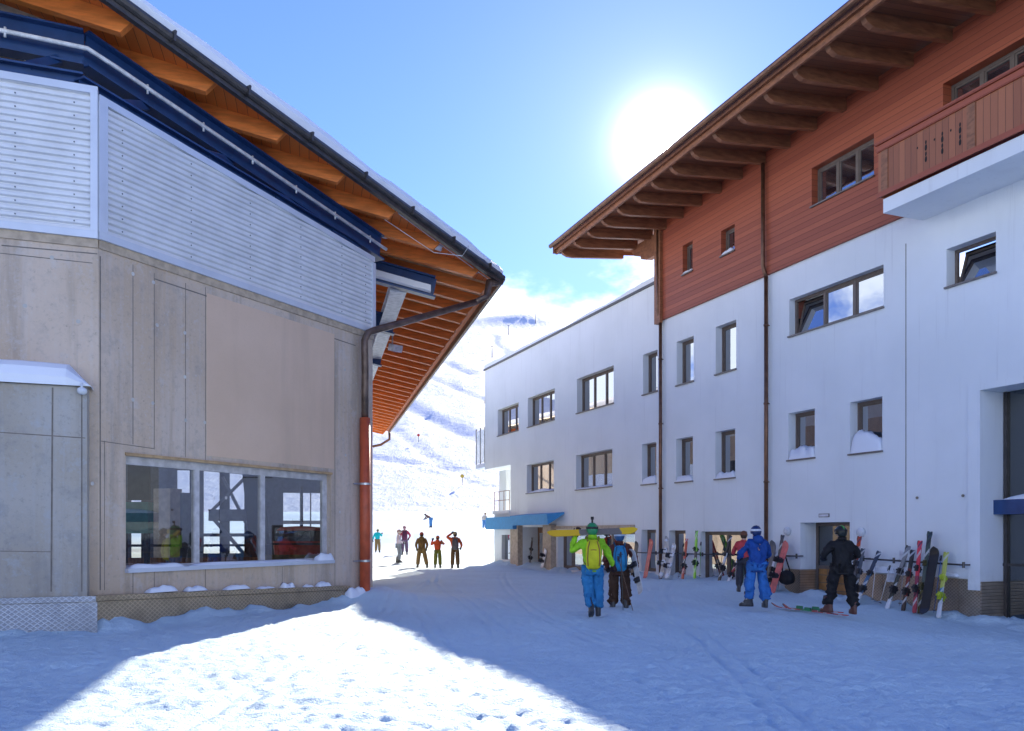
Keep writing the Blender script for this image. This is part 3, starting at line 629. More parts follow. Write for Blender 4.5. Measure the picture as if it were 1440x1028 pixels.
# portal frame and glass front
mb = MB(); uf = FR.u(1363); zf = FR.z(1363, 543)
fbox(mb, FR, uf, uP0, 0, .045, -.2 + z1_, zf); fbox(mb, FR, uP0, uP1, 0, .045, zPt, zf); mb.build('portal_frame', MAT['white'], hotel)
mb = MB(); q = -dP + .25
mb.quad(FR.P(uP0, q, -.8), FR.P(uP1, q, -.8), FR.P(uP1, q, zPt), FR.P(uP0, q, zPt)); gl_ = mb.build('glass_front', MAT['dpane'], hotel)
mb = MB(); zt_ = FR.z(1425, 703, q); fbox(mb, FR, uP0, uP1, q, q + .35, zt_ - .33, zt_); mb.build('blue_canopy', MAT['blue'], gl_)
mb = MB(); lump(mb, FR, uP0 + .12, uP1, q, q + .33, zt_, .16, 40); mb.build('snow_cap', MAT['cap'], gl_, True)
mb = MB()
for u in (uP0 + .03, uP0 + 1.4): fbox(mb, FR, u, u + .08, q, q + .06, -.8, zPt)
for z in (5.6, 1.0): fbox(mb, FR, uP0, uP1, q, q + .05, z, z + .06)
mb.build('glass_frame', MAT['gutter'], gl_)

# shop entrance: pillars, brown door, blue awnings
mb = MB()
zt = FR.z(735, 739)
for x0, x1 in ((724.5, 735), (770.5, 782)): mb = MB(); fbox(mb, FR, FR.u(x0), FR.u(x1), 0, .28, -.5, zt); mb.build('pillar', MAT['tan'], hotel)
mb = MB(); fbox(mb, FR, FR.u(782), FR.u(893), 0, .1, FR.z(782, 744), FR.z(782, 740)); mb.build('shop_cornice', MAT['tan'], hotel)
mb = MB(); fbox(mb, FR, uS0, uS1, -.9, -.86, -.6, zSt); sd_ = mb.build('shop_door', MAT['door'], hotel)
mb = MB(); um = (uS0 + uS1) / 2
for a_, b_ in ((uS0 + .25, um - .2), (um + .1, uS1 - .2)): fbox(mb, FR, a_, b_, -.86, -.85, zSt - 1.6, zSt - .3)
mb.build('pane', MAT['pane'], sd_)
def awning(x0, x1, yt, yb, o, label):
    mb = MB(); u0, u1 = FR.u(x0, o), FR.u(x1, o); z1, z0 = FR.z(x0, yt, o), FR.z(x0, yb, o)
    mb.hexa([FR.P(u0, 0.01, z1 + .02), FR.P(u1, .01, z1 + .02), FR.P(u1 + .12, o, z0), FR.P(u0, o, z0), FR.P(u0, .01, z1 + .1), FR.P(u1, .01, z1 + .1), FR.P(u1, o, z1), FR.P(u0, o, z1)])
    return mb.build('awning', MAT['awn'], hotel)
awning(717, 769, 725.5, 739, .9, ''); 
mb = MB(); u0, u1 = FR.u(683, .5), FR.u(721, .5); fbox(mb, FR, u0, u1, .1, .5, FR.z(683, 744.5, .5), FR.z(683, 728, .5)); mb.build('awning', MAT['awn'], hotel)

# ski rails
def rail(x0, y0, x1, y1, o=.24):
    mb = MB(); a, b = FR.at(x0, y0, o), FR.at(x1, y1, o); n = 3
    mb.tube([a, b], .022, 8)
    for k in range(n + 1):
        p = a + (b - a) * k / n; mb.tube([p, p - FR.n * o], .02, 6); mb.tube([p - V(0, 0, .07), p + V(0, 0, .07)], .03, 6)
    mb.build('ski_rail', MAT['gutter'], hotel)
rail(895, 777, 985, 779.3); rail(988, 779.4, 1120, 782); rail(1214, 785.5, 1355, 794.5)

# ------------------------------------------------------------------ cable car station on the left
station = thing('cable_car_station', 'concrete and corrugated metal station with larch eaves at the left', 'building', FL.P(4, 0, 0))
zC0 = 6.65                                                         # foot of the sheet cladding
def ztop(u): return CAM + 7.24 + (6.72 - 7.24) * u / 7.56           # its sloping head
B_ = A + E * 36
wu0, wu1 = FL.u(177), FL.u(465.5); wz0, wz1 = 1.13, 3.09
mb = MB(); wall(mb, FL, 0, 7.56, -.4, zC0 + .2, [(wu0, wu1, wz0, wz1, .22)])
wall(mb, FW, -14, 0, -.4, zC0 + .2, [])
FE = Frame((A.x, A.y), (E.x, E.y), (W_.x, W_.y))
eh = [(3, 11, 3.2, 5.6, .3), (14, 22, 3.2, 5.6, .3), (25, 33, 1.2, 5.6, .3)]
wall(mb, FE, 0, 36, -.4, zC0 + .2, eh)
wc = mb.build('concrete_wall', MAT['concrete'], station)
# joints, lifting holes and render panel on the street face
mb = MB()
def seam(fr, x0, y0, x1, y1, wd=.007):
    a, b = fr.at(x0, y0, .0025), fr.at(x1, y1, .0025); up = (b - a).normalized(); s = up.cross(fr.n).normalized() * wd; mb.quad(a - s, b - s, b + s, a + s)
for x, y0, y1 in ((187, 372, 625), (217, 384, 632), (261, 398, 643), (289, 404, 648), (147, 620, 830), (187, 803, 836), (217, 803, 834), (289, 800, 830), (398, 452, 655), (397, 797, 826), (471, 480, 826)): seam(FL, x, y0, x, y1)
seam(FL, 140, 620, 217, 631); seam(FL, 217, 392, 398, 452, .012); seam(FL, 398, 452, 500, 486, .012); seam(FL, 141, 360, 141, 830, .012)
seam(FW, 0, 356, 130, 370); seam(FW, 2, 345, 137, 357, .01)
mb.build('wall_joint', MAT['seam'], wc)
mb = MB()
for fr, pts in ((FL, ((187, 385), (216, 397), (221, 457), (260, 468), (187, 562), (215, 567), (260, 530), (261, 591), (288, 594), (318, 700), (130, 680), (420, 480), (485, 520), (486, 640), (478, 720))), (FW, ((73, 362), (35, 430), (110, 452)))):
    for x, y in pts:
        c = fr.at(x, y, .004); r_ = .035; mb.quad(*[c + fr.d * (r_ * math.cos(t)) + V(0, 0, r_ * math.sin(t)) for t in [i * math.pi / 4 for i in range(8)]])
mb.build('filled_hole', MAT['paste'], wc)
mb = MB(); sx0, sx1 = FL.u(290.5), FL.u(470); zA, zB = FL.z(290, 412), FL.z(470, 477)
mb.hexa([FL.P(u, o, z) for (z, dz) in ((wz1 + .14, 0), (zA, 1)) for u, o in ((sx0, .0), (sx1, .0), (sx1, .006), (sx0, .006))]); mb.build('render_panel', MAT['smooth'], wc)
# thick lower block with its snow-covered ledge on the near face
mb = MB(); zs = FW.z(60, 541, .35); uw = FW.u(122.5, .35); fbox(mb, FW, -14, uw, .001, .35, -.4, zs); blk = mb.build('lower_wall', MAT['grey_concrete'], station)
mb = MB()
def seam2(fr, x0, y0, x1, y1, o, wd=.008):
    a, b = fr.at(x0, y0, o), fr.at(x1, y1, o); up = (b - a).normalized(); s = up.cross(fr.n).normalized() * wd; mb.quad(a - s, b - s, b + s, a + s)
seam2(FW, 74, 545, 72, 832, .353, .012); seam2(FW, 0, 608, 120, 616, .353); seam2(FW, 115, 548, 115, 832, .353, .01); seam2(FW, 0, 775, 72, 776, .353, .006)
mb.build('wall_joint', MAT['seam'], blk)
mb = MB(); rows = []
for s in np.linspace(0, 1, 40):
    u = -14 + (uw + .06 + 14) * s; h = .14 + .27 * min(1, (1 - s) * 45) ** .5 * (.8 + .35 * float(fbm(np.array([s * 18.]), np.array([2.2]), 3)[0])) if s < 1 else .02
    rows.append([FW.P(u, o, zs + .002 + h * k) for o, k in ((.43, 0), (.46, .35), (.40, .72), (.25, .95), (.002, 1.1))])
for i in range(39):
    for j in range(4): mb.quad(rows[i][j], rows[i + 1][j], rows[i + 1][j + 1], rows[i][j + 1])
mb.quad(*rows[-1], FW.P(uw + .06, .002, zs)); mb.build('snow_cap', MAT['cap'], blk, True)
mb = MB(); c = FW.at(115, 549, .5); mb.loft([[c + FW.d * (r_ * math.cos(t)) + V(0, 0, .8 * r_ * math.sin(t)) - FW.n * o for t in [i * math.pi / 6 for i in range(12)]] for o, r_ in ((-.03, .03), (0, .07), (.08, .075), (.14, .05))]); mb.tube([c, c + V(0, 0, .12)], .02, 6); mb.build('floodlight', MAT['lamp'], station, True)

# corrugated cladding
def corrugated(fr, u0, u1, zb, zt, o, pitch=.108, cols=2):
    mb = MB(); us = np.linspace(u0, u1, cols); prof = ((0, 0), (.10, -.030), (.16, -.040), (.30, -.040), (.36, -.030), (.46, 0), (.58, .007), (.88, .007))
    zz = []; k = 0
    while zb + k * pitch < max(zt(u0), zt(u1)): zz += [(zb + (k + p) * pitch, q) for p, q in prof]; k += 1
    m = len(us); vs = [fr.P(u, o + q, min(z, zt(u))) for z, q in zz for u in us]
    fs = [(i * m + k, i * m + k + 1, (i + 1) * m + k + 1, (i + 1) * m + k) for i in range(len(zz) - 1) for k in range(m - 1) if zz[i][0] < max(zt(us[k]), zt(us[k + 1]))]
    return mb.add(vs, fs)
cl1 = corrugated(FL, .1, 7.5, zC0 + .05, lambda u: ztop(u) - .02, .05, cols=60).build('metal_cladding', MAT['metal'], station)
corrugated(FW, -14, -.1, zC0 + .05, lambda u: ztop(0) + .1, .05).build('metal_cladding', MAT['metal'], station)
mb = MB()
for fr, u0, u1 in ((FL, -.03, 7.54), (FW, -14, .0)):
    zt = ztop if fr is FL else (lambda u: ztop(0) + .12)
    mb.hexa([fr.P(u, o, z) for z in (zC0 - .02, zC0 + .10) for u, o in ((u0, 0), (u1, 0), (u1, .085), (u0, .085))])
    mb.hexa([fr.P(u, o, zt(u) + dz) for dz in (-.09, .03) for u, o in ((u0, -.1), (u1, -.1), (u1, .088), (u0, .088))])
fbox(mb, FL, -.04, .12, .0, .09, zC0 + .10, ztop(0) - .08); fbox(mb, FW, -.11, -.0, .0, .09, zC0 + .10, ztop(0) + .03); fbox(mb, FL, 7.45, 7.57, -.06, .09, zC0 + .10, ztop(7.5) - .12)
mb.build('cladding_trim', MAT['trim'], cl1)
mb = MB()
for fr, us in ((FL, (.42, 1.9, 3.4, 4.9, 6.3, 7.2)), (FW, (-.35, -1.2))):
    for u in us:
        for z in np.arange(zC0 + .05 + 1.73 * .108, ztop(max(u, 0)) - .15, .216): mb.tube([fr.P(u, .03, z), fr.P(u, .066, z)], .013, 6)
mb.build('screw', MAT['screw'], cl1)
corr_end = MB(); wall(corr_end, FE, 0.02, 36, zC0 + .2, ztop(7.56), []); corr_end.build('end_cladding', MAT['metal'], station)
mb = MB()
for fr, u0, u1 in ((FL, 0, 7.56), (FW, -14, 0)): fbox(mb, fr, u0, u1, .0, .035, zC0 - .16, zC0 - .02)
mb.build('cornice', plain('ochre_cornice', (.46, .36, .26), .8), station)

# window with three lights; one looks through the engine room to the snow beyond
mb = MB(); q = -.16; fw = .075
xm = (FL.u(283.5), FL.u(376))
for u0, u1, z0, z1 in ((wu0, wu0 + .05, wz0, wz1), (wu1 - .13, wu1, wz0, wz1), (wu0 + .05, wu1 - .13, wz0, wz0 + .06), (wu0 + .05, wu1 - .13, wz1 - .14, wz1), (xm[0] - .06, xm[0] + .06, wz0 + .06, wz1 - .14), (xm[1] - .06, xm[1] + .06, wz0 + .06, wz1 - .14)): fbox(mb, FL, u0, u1, q - .05, q + .04, z0, z1)
wn = mb.build('window', MAT['gframe'], station)
mb = MB()
for a_, b_ in ((wu0 + .05, xm[0] - .06), (xm[0] + .06, xm[1] - .06), (xm[1] + .06, wu1 - .13)): mb.quad(FL.P(a_, q, wz0 + .06), FL.P(b_, q, wz0 + .06), FL.P(b_, q, wz1 - .14), FL.P(a_, q, wz1 - .14))
mb.build('pane', MAT['clear'], wn)
mb = MB(); fbox(mb, FL, wu0 - .02, wu1 + .03, q + .04, .09, wz0 - .06, wz0 + .012); mb.build('sill', MAT['trim'], wn)
mb = MB(); lump(mb, FL, wu0 + .05, wu0 + 1.2, -.1, .08, wz0 + .01, .08, 51); lump(mb, FL, wu0 + 1.4, wu1 - .6, -.1, .02, wz0 + .01, .06, 52, 30); lump(mb, FL, wu1 - .5, wu1 + .02, -.1, .08, wz0 + .01, .2, 53); mb.build('snow_cap', MAT['cap'], wn, True)
mb = MB(); fbox(mb, FL, wu0 - .02, wu1 + .02, 0, .03, wz1, wz1 + .05); mb.build('window_head', plain('head_strip', (.46, .30, .15), .7), wn)

# plinth
mb = MB()
zp0, zp1 = FL.z(121, 837), FL.z(484, 823.5); pu1 = FL.u(487)
mb.hexa([FL.P(u, o, z) for z0, z1 in ((-.4, -.4), (zp0 - .10, zp1 - .10)) for (u, o, z) in ((-.34, .0, z0), (pu1, 0, z1), (pu1, .12, z1), (-.34, .12, z0))])
fp = MB(); fbox(fp, FW, -14, .02, .355, .38, -.4, zp0 - .1); fbox(fp, FW, -14, .0, .355, .41, zp0 - .09, zp0); fp.build('near_plinth', m_plate((.934, .3577, 0), (.44, .46, .50)), station)  # same plate steel, its tint kept grey for the sky-lit face
pln = mb.build('plinth', MAT['plate_l'], station)
mb = MB(); mb.hexa([FL.P(u, o, z) for dz in (-.09, .0) for (u, o, z) in ((-.36, .0, zp0 + dz), (pu1, 0, zp1 + dz), (pu1, .15, zp1 + dz), (-.36, .15, zp0 + dz))]); mb.build('plinth_rail', MAT['plate_l'], pln)
mb = MB()
for a_, b_, h in ((.9, 1.5, .14), (1.75, 2.2, .10), (2.7, 3.3, .09), (3.6, 4.0, .05), (4.3, 4.6, .12), (5.4, 5.8, .11), (5.0, 5.2, .06)):
    zz = zp0 + (zp1 - zp0) * a_ / pu1; mb = MB(); lump(mb, FL, a_, b_, 0, .17, zz, h, a_ * 7); mb.build('ledge_snow', MAT['cap'], pln, True)
mb = MB(); lump(mb, FL, 6.3, 6.95, .0, .34, .22, .30, 77, 26, 10); mb.build('snow_heap', MAT['cap'], station, True)

# roof: one plane falling to the long eave, larch rafters, edge, snow
TP = .21
def zr(p): return CORN.z - TP * ((p.x - CORN.x) * W_.x + (p.y - CORN.y) * W_.y)
def rp(a, b, dz=0.):           # a across (0 at the eave, negative inwards), b along the eave from the tip
    p = V(CORN.x, CORN.y, 0) + W_ * a + E * b; return V(p.x, p.y, zr(p) + dz)
NE = V(-6.61, 14.41, 0); dF = NE - V(CORN.x, CORN.y, 0)
aF, bF = dF.dot(W_), dF.dot(E)                                     # the oblique front edge runs from the tip to here and a little on
sl = bF / aF
def bfront(a): return sl * a if a > aF * 1.3 else sl * aF * 1.3 - (a - aF * 1.3) * .0
outline = [(0, 0), (0, 37), (-30, 37), (-30, bfront(-30)), (aF * 1.3, bfront(aF * 1.3))]
mb = MB(); n = len(outline)
mb.add([rp(a, b, dz) for dz in (-.10, -.02) for a, b in outline], [tuple(range(n)), tuple(range(n, 2 * n))[::-1]] + [(i, (i + 1) % n, n + (i + 1) % n, n + i) for i in range(n)])
sroof = mb.build('roof', MAT['soffit_l'], station)
b = bfront(-30) + .3; i = 0
while b < 36.8:
    a0 = -.12 if b > .1 else b / sl - .14
    if b < 0 and a0 < aF * 1.3 - .1: b += 1.2; continue
    L = max(-20, a0 - 17)
    mb = MB(); dv = .33
    mb.hexa([rp(a, bb, dz) for dz in (-.10 - dv, -.104) for a, bb in ((L, b - .08), (a0 - (.25 if dz < -.2 else 0), b - .08), (a0 - (.25 if dz < -.2 else 0), b + .08), (L, b + .08))])
    mb.build('rafter', MAT['rafter_l'], sroof); b += 1.2
mb = MB()                                                          # pale laths seen edge-on at each rafter foot
for b in np.arange(.6, 36.5, 1.2): mb = MB(); mb.hexa([rp(a, bb, dz) for dz in (-.16, -.104) for a, bb in ((-3.9, b - .02), (-.15, b - .02), (-.15, b + .02), (-3.9, b + .02))]); mb.build('batten', MAT['rafter_edge'], sroof)
mb = MB(); e0, e1 = rp(0, 0), rp(aF * 1.3, bfront(aF * 1.3)); out = V(W_.x, W_.y, 0).cross(V(0, 0, 1)); fn = (e1 - e0).cross(V(0, 0, 1)).normalized(); fn = fn if fn.y < 0 else -fn
P0, P1 = e0 + (e0 - e1).normalized() * .05, e1
mb.hexa([p + fn * k + V(0, 0, dz) for dz in (-.27, .02) for p, k in ((P0, .002), (P1, .002), (P1, .11), (P0, .11))]); mb.tube([P0 + fn * .13 + V(0, 0, -.1), P1 + fn * .13 + V(0, 0, -.1)], .075, 8)
for k in range(9):
    p = P0 + (P1 - P0) * (.05 + k * .11); d = (P1 - P0).normalized(); mb.beam(p + fn * .14 + V(0, 0, -.1) - d * .02, p + fn * .14 + V(0, 0, -.1) + d * .02, .18, .2)
mb.build('edge_flashing', MAT['gutter'], sroof)
mb = MB(); mb.tube([rp(.1, 0, -.1), rp(.1, 37, -.1)], .10, 10); mb.hexa([rp(a, b, dz) for dz in (-.3, 0) for a, b in ((0, 0), (.03, 0), (.03, 37), (0, 37))])
mb.build('gutter', plain('tarnished_gutter', (.24, .17, .11), .5, .4), sroof)
mb = MB(); tt = np.linspace(0, 1, 110); rows = []
for t in tt:
    p = P0 + (P1 - P0) * t; h = .33 + .10 * float(fbm(np.array([t * 14.]), np.array([4.4]), 4)[0]); h *= min(1, .55 + t * 4)
    inn = -fn
    rows.append([p + fn * (.10 + .05 * float(fbm(np.array([t * 30.]), np.array([1.0]), 2)[0])) + V(0, 0, .02), p + fn * (.13) + V(0, 0, h * .45), p + fn * .07 + V(0, 0, h * .85), p + inn * .10 + V(0, 0, h), p + inn * .8 + V(0, 0, h + .05 - inn.dot(W_) * .8 * TP)])
for i in range(len(rows) - 1):
    for j in range(4): mb.quad(rows[i][j], rows[i + 1][j], rows[i + 1][j + 1], rows[i][j + 1])
bb_ = np.linspace(0, 37, 60); er = [[rp(.02, b, .0), rp(.03, b, .16 + .05 * math.sin(b * 1.3)), rp(-.1, b, .3 + .05 * math.sin(b * .7)), rp(-1, b, .36)] for b in bb_]
for i in range(59):
    for j in range(3): mb.quad(er[i][j], er[i + 1][j], er[i + 1][j + 1], er[i][j + 1])
on = [(-.5, -.3), (-.5, 37), (-30, 37), (-30, bfront(-30) + .5), (aF * 1.3, bfront(aF * 1.3) + .5)]
mb.quad(*[rp(a, b, .33) for a, b in on]); mb.quad(*rows[0], er[0][3], er[0][2], er[0][1], er[0][0])
mb.build('roof_snow', MAT['cap'], sroof, True)
# snow blown under the eave
def snow_patch(pts, seed, parent):
    mb = MB(); c = sum(pts, V(0, 0, 0)) / len(pts); ring = []
    for i, p in enumerate(pts):
        q_ = pts[(i + 1) % len(pts)]
        for k in range(4): t = k / 4; ring.append(p.lerp(q_, t) * (1 + 0) + (c - p.lerp(q_, t)) * (.25 * (float(fbm(np.array([i * 1.7 + k * .5 + seed]), np.array([seed * 2.]), 3)[0]) + .3)))
    m = len(ring); low = [r_ - V(0, 0, .0) for r_ in ring]; hi = [r_.lerp(c, .35) - V(0, 0, .07) for r_ in ring]
    mb.loft([low, hi]); mb.build('snow_patch', MAT['cap'], parent, True)
def under(x, y, dz=-.12):     # the spot on the roof's underside seen at this pixel
    d = V((x - HX) / F, 1, (HY - y) / F); o = V(0, 0, CAM); k = (CORN.z + dz - CAM + TP * (CORN.x * W_.x + CORN.y * W_.y)) / (d.z + TP * (d.x * W_.x + d.y * W_.y)); return o + d * k
for k, pts in enumerate((((526, 318), (548, 318), (545, 336), (526, 330)), ((607, 340), (622, 346), (622, 352), (610, 348)), ((634, 367), (655, 372), (676, 384), (662, 387), (644, 378)), ((536, 291), (550, 297), (540, 300)))):
    snow_patch([under(x, y) for x, y in pts], k * 3.1, sroof)
mb = MB(); mb.tube([under(528, 300, -.3), under(610, 355, -.5), under(650, 360, -.4), under(660, 345, -.3)], .008, 5); mb.tube([under(560, 300, -.2), under(690, 395, -.2)], .012, 5); mb.build('cable', MAT['wpipe'], sroof)

# navy girders between cladding and roof
G1 = V(-7.45, 14.85, 0); G2 = V(-3.36, 21.7, 0); G1.z = zr(G1) - .45; G2.z = zr(G2) - .45; G0 = G1 - FW.d * 9 - V(0, 0, 0)
G0.z = G1.z + .25
def ibeam(mb, a, b, h, wd, t=.035):
    mb.beam(a - V(0, 0, t / 2), b - V(0, 0, t / 2), wd, t); mb.beam(a - V(0, 0, h - t / 2), b - V(0, 0, h - t / 2), wd, t); mb.beam(a - V(0, 0, h / 2), b - V(0, 0, h / 2), .03, h - 2 * t)
mb = MB(); ibeam(mb, G0, G1, .62, .3); ibeam(mb, G1, G2, .62, .3)
for a_, b_ in ((G0, G1), (G1, G2)):
    for k in range(5): p = a_.lerp(b_, (k + .5) / 5); mb.beam(p - V(0, 0, .05), p - V(0, 0, .57), .02, .26)
gird = mb.build('steel_girder', MAT['blue'], station)
mb = MB()
for fr, u0, u1 in ((FW, -14, -.25), (FL, -.1, 7.45)):
    zt = (lambda u: ztop(0) + .16) if fr is FW else (lambda u: ztop(u) + .04)
    a_, b_ = fr.P(u0, -.35, zt(u0) + .34), fr.P(u1, -.35, zt(u1) + .34); ibeam(mb, a_, b_, .34, .26)
    nn = 4 if fr is FL else 9
    for k in range(nn):
        p = a_.lerp(b_, (k + .45) / nn) - V(0, 0, .02); g = (G1.lerp(G2, (k + .62) / nn) if fr is FL else G0.lerp(G1, (k + .62) / nn)) - V(0, 0, .56); mb.beam(p, g, .16, .10, fr.n)
mb.build('lower_chord', MAT['blue'], gird)
mb = MB(); o_ = V(.62, -.70, 0) * .2
pp = [G0.lerp(G1, .0) + FW.n * .2, G0.lerp(G1, .95) + FW.n * .2, G1 + (FW.n + FL.n) * .11 + V(0, 0, 0), G1.lerp(G2, .06) + FL.n * .2, G2 + FL.n * .2]
pp = [p - V(0, 0, .36) for p in pp]; mb.tube(pp, .04, 8)
for s in range(4):
    for k in range(6 if s in (0, 3) else 0):
        p = pp[s].lerp(pp[s + 1], (k + .5) / 6); mb.tube([p - V(0, 0, .10), p + V(0, 0, .07)], .02, 6)
mb.build('conduit', MAT['wpipe'], gird, True)
mb = MB(); mb.quad(*[fr for fr in (FW.P(-14, -1.6, 8.8), FW.P(-.9, -1.6, 8.8), FW.P(-.9, -1.6, 11.2), FW.P(-14, -1.6, 11.6))]); mb.quad(FL.P(-.3, -1.5, 8.6), FL.P(7.5, -1.5, 8.2), FL.P(7.5, -1.5, 9.5), FL.P(-.3, -1.5, 10.6)); mb.build('attic_panel', MAT['cream'], station)
# cantilevered cross beams and the long bearer under the end eave
mb = MB(); a1 = (V(A.x, A.y, 0) - V(CORN.x, CORN.y, 0)).dot(W_)
tops = []
for b, ao in ((.35, -1.75), (4.6, -2.5), (10, -2.5), (16, -2.5), (23, -2.5), (30, -2.5)):
    mb = MB(); p0, p1 = rp(a1 - 3, b, -.46 if b < 1 else -.72), rp(ao, b, -.46 if b < 1 else -.72); ibeam(mb, p0, p1, .6, .28, .05); mb.build('cross_beam', MAT['blue'], gird)
mb = MB(); ibeam(mb, rp(-2.75, .55, -.62), rp(-2.75, 36, -.62), .42, .36, .05); mb.beam(rp(-2.75, .55, -1.07), rp(-2.75, 36, -1.07), .46, .05); mb.build('bearer', MAT['pale_steel'], gird)  # bearer's pale colour stands in for snow light on its underside
mb = MB()
for t, z0 in ((-.05, -.50), (-.30, -.99)):
    p0, p1 = rp(a1 + .2, .19, z0), rp(-1.9, .19, z0)
    rows = []
    for s in np.linspace(0, 1, 16):
        p = p0.lerp(p1, s); k = .14 + .05 * float(fbm(np.array([s * 6 + z0]), np.array([3.]), 3)[0]); rows.append([p, p - E * k * .9 + V(0, 0, .03), p - E * k * .8 + V(0, 0, .20 if z0 < -.8 else -.0) , p + V(0, 0, .22 if z0 < -.8 else -.0)])
    if z0 < -.8:
        for i in range(15):
            for j in range(3): mb.quad(rows[i][j], rows[i + 1][j], rows[i + 1][j + 1], rows[i][j + 1])
mb.build('snow_cap', MAT['cap'], gird, True)
for b in (7.5, 24): 
    mb = MB(); c = rp(-2.3, b, -1.05); mb.beam(c, c + V(.25, -.3, -.12), .35, .25); mb.tube([c, rp(-2.3, b, -.4)], .03, 6); mb.build('spotlight', MAT['pale_steel'], station)

# downpipe from the tip of the eave to the corner
mb = MB(); t0 = pix(688, 398, 23.8); t1 = pix(684, 417, 23.7); t2 = pix(668, 425, 23.5)
el = FL.P(7.18, .3, FL.z(516, 462, .3)); top = FL.P(6.95, .22, FL.z(508, 470, .22)); bot = FL.P(7.0, .17, FL.z(505, 588, .17))
mb.tube([rp(.08, .05, -.15), t0, t1, t2], [.12, .12, .085, .085], 10)
mb.tube([t2, el, el.lerp(top, .6) + V(0, 0, .02), top - V(0, 0, .12), FL.P(6.97, .22, top.z - .9), FL.P(7.03, .17, top.z - 1.2), FL.P(7.03, .17, FL.z(505, 586, .17))], .085, 12)
dp = mb.build('downpipe', plain('weathered_copper', (.15, .10, .075), .4, .5, .3, 4), station, True)
mb = MB(); zt = FL.z(505, 586, .17); mb.tube([FL.P(7.03, .17, -.2), FL.P(7.03, .17, zt)], .125, 14); mb.build('standpipe', MAT['redpipe'], dp, True)
mb = MB()
for y in (680, 789): mb = MB(); z = FL.z(505, y, .17); mb.tube([FL.P(7.03, .17, z - .025), FL.P(7.03, .17, z + .025)], .14, 14); mb.tube([FL.P(6.75, .05, z), FL.P(7.03, .17, z)], .018, 6); mb.build('pipe_clamp', MAT['clamp'], dp)
mb = MB(); c = rp(.1, 36.9, -.15); mb.tube([c, c - V(0, 0, .5), c - V(0, 0, .9) - W_ * .6, c - V(0, 0, 1.7) - W_ * 4], .09, 8); mb.build('far_downpipe', MAT['copper'], station, True)
mb = MB()                                                             # glazing of the sunlit end wall, floor and back wall of the hall
for h in eh: mb.quad(FE.P(h[0], -.25, h[2]), FE.P(h[1], -.25, h[2]), FE.P(h[1], -.25, h[3]), FE.P(h[0], -.25, h[3]))
mb.build('end_glazing', MAT['clear'], wc)
FB = Frame((A.x + E.x * 17, A.y + E.y * 17), (-W_.x, -W_.y), (E.x, E.y))          # back wall, u runs inwards
bh = [(.4, 2.7, .95, 2.15, .15), (.4, 2.7, 2.3, 3.5, .15), (4.3, 4.9, .9, 4.4, .15), (5.3, 5.95, .9, 4.4, .15), (6.5, 7.0, .9, 4.4, .15), (8.4, 8.8, .6, 4.0, .15), (10.2, 10.5, .9, 4, .15)]
mb = MB(); wall(mb, FB, 0, 24, -.4, 8.6, bh); hl = mb.build('hall_wall', plain('hall_wall_paint', (.15, .16, .18), .8), station)
mb = MB(); mb.quad(*[FL.P(0, -.3, .3), FL.P(7.3, -.3, .3), FB.P(0.2, 0, .3), FB.P(24, 0, .3)]); mb.build('hall_floor', plain('oak_floor', (.20, .12, .06), .5), station)
mb = MB(); fbox(mb, FB, 1.52, 1.58, -.1, -.04, .95, 3.5); fbox(mb, FB, .4, 2.7, -.1, -.04, 2.15, 2.3); mb.build('hall_mullion', MAT['gframe'], hl)

# ------------------------------------------------------------------ inside the station hall
def onfloor(px, Y, z=.3): return V((px - HX) / F * Y, Y, z)
t = thing('steel_tower', 'grey steel lattice frame standing inside the station hall behind the middle pane', 'steel frame', onfloor(325, 26))
mb = MB(); a0, a1 = onfloor(296, 26), onfloor(352, 26)
for a in (a0, a1): mb.beam(a, a + V(0, 0, 6), .34, .34)
mb.beam(a0.lerp(a1, .5), a0.lerp(a1, .5) + V(0, 0, 6), .2, .2)
mb.beam(a0 + V(0, 0, 2.0), a1 + V(0, 0, 2.0), .35, .35); mb.beam(a0 + V(0, 0, 2.0), a1 + V(0, 0, .6), .09, .12, (0, 1, 0)); mb.beam(a0 + V(0, 0, 2.1), a1 + V(0, 0, 3.3), .07, .12, (0, 1, 0)); mb.beam(a0 + V(.2, .5, 3.2), a1 + V(0, .5, 1.2), .08, .1, (0, 1, 0)); mb.beam(a0 + V(-1.6, .3, 0), a0 + V(-1.6, .3, 5), .22, .22); mb.beam(a1 + V(1.2, .3, 0), a1 + V(1.2, .3, 5), .18, .2); mb.beam(a0 + V(-2, .3, 1.4), a1 + V(1.4, .3, 1.4), .1, .1)
mb.build('frame', plain('tower_steel', (.24, .26, .30), .5, 0), t)
mb = MB(); mb.beam(a1 + V(.55, -.5, 0), a1 + V(.1, -.5, 4.5), .5, .4, (0, 1, 0)); mb.build('brace', plain('tower_dark', (.04, .042, .045), .5), t)
t = thing('hall_column', 'cream sheet-clad column inside the station hall behind the left pane', 'column', onfloor(234, 24))
mb = MB(); c = onfloor(236, 24); mb.beam(c, c + V(0, 0, 2.7), .55, .5, (.3, 1, 0)); mb.build('shaft', plain('cream_sheet', (.62, .52, .40), .5), t)
mb = MB(); c = onfloor(257, 24.3); mb.beam(c, c + V(0, 0, 2.6), .30, .4, (.3, 1, 0)); mb.build('edge_column', plain('grey_sheet', (.20, .22, .25), .4), t)
t = thing('control_cabinet', 'teal control cabinet hanging behind the left pane of the station window', 'cabinet', onfloor(192, 19, 1.4))
mb = MB(); c = onfloor(190, 19, 2.1); mb.box((c.x - .35, c.y, c.z - .35), (c.x + .28, c.y + .3, c.z + .35)); mb.build('body', plain('teal_paint', (.10, .34, .29), .4), t)
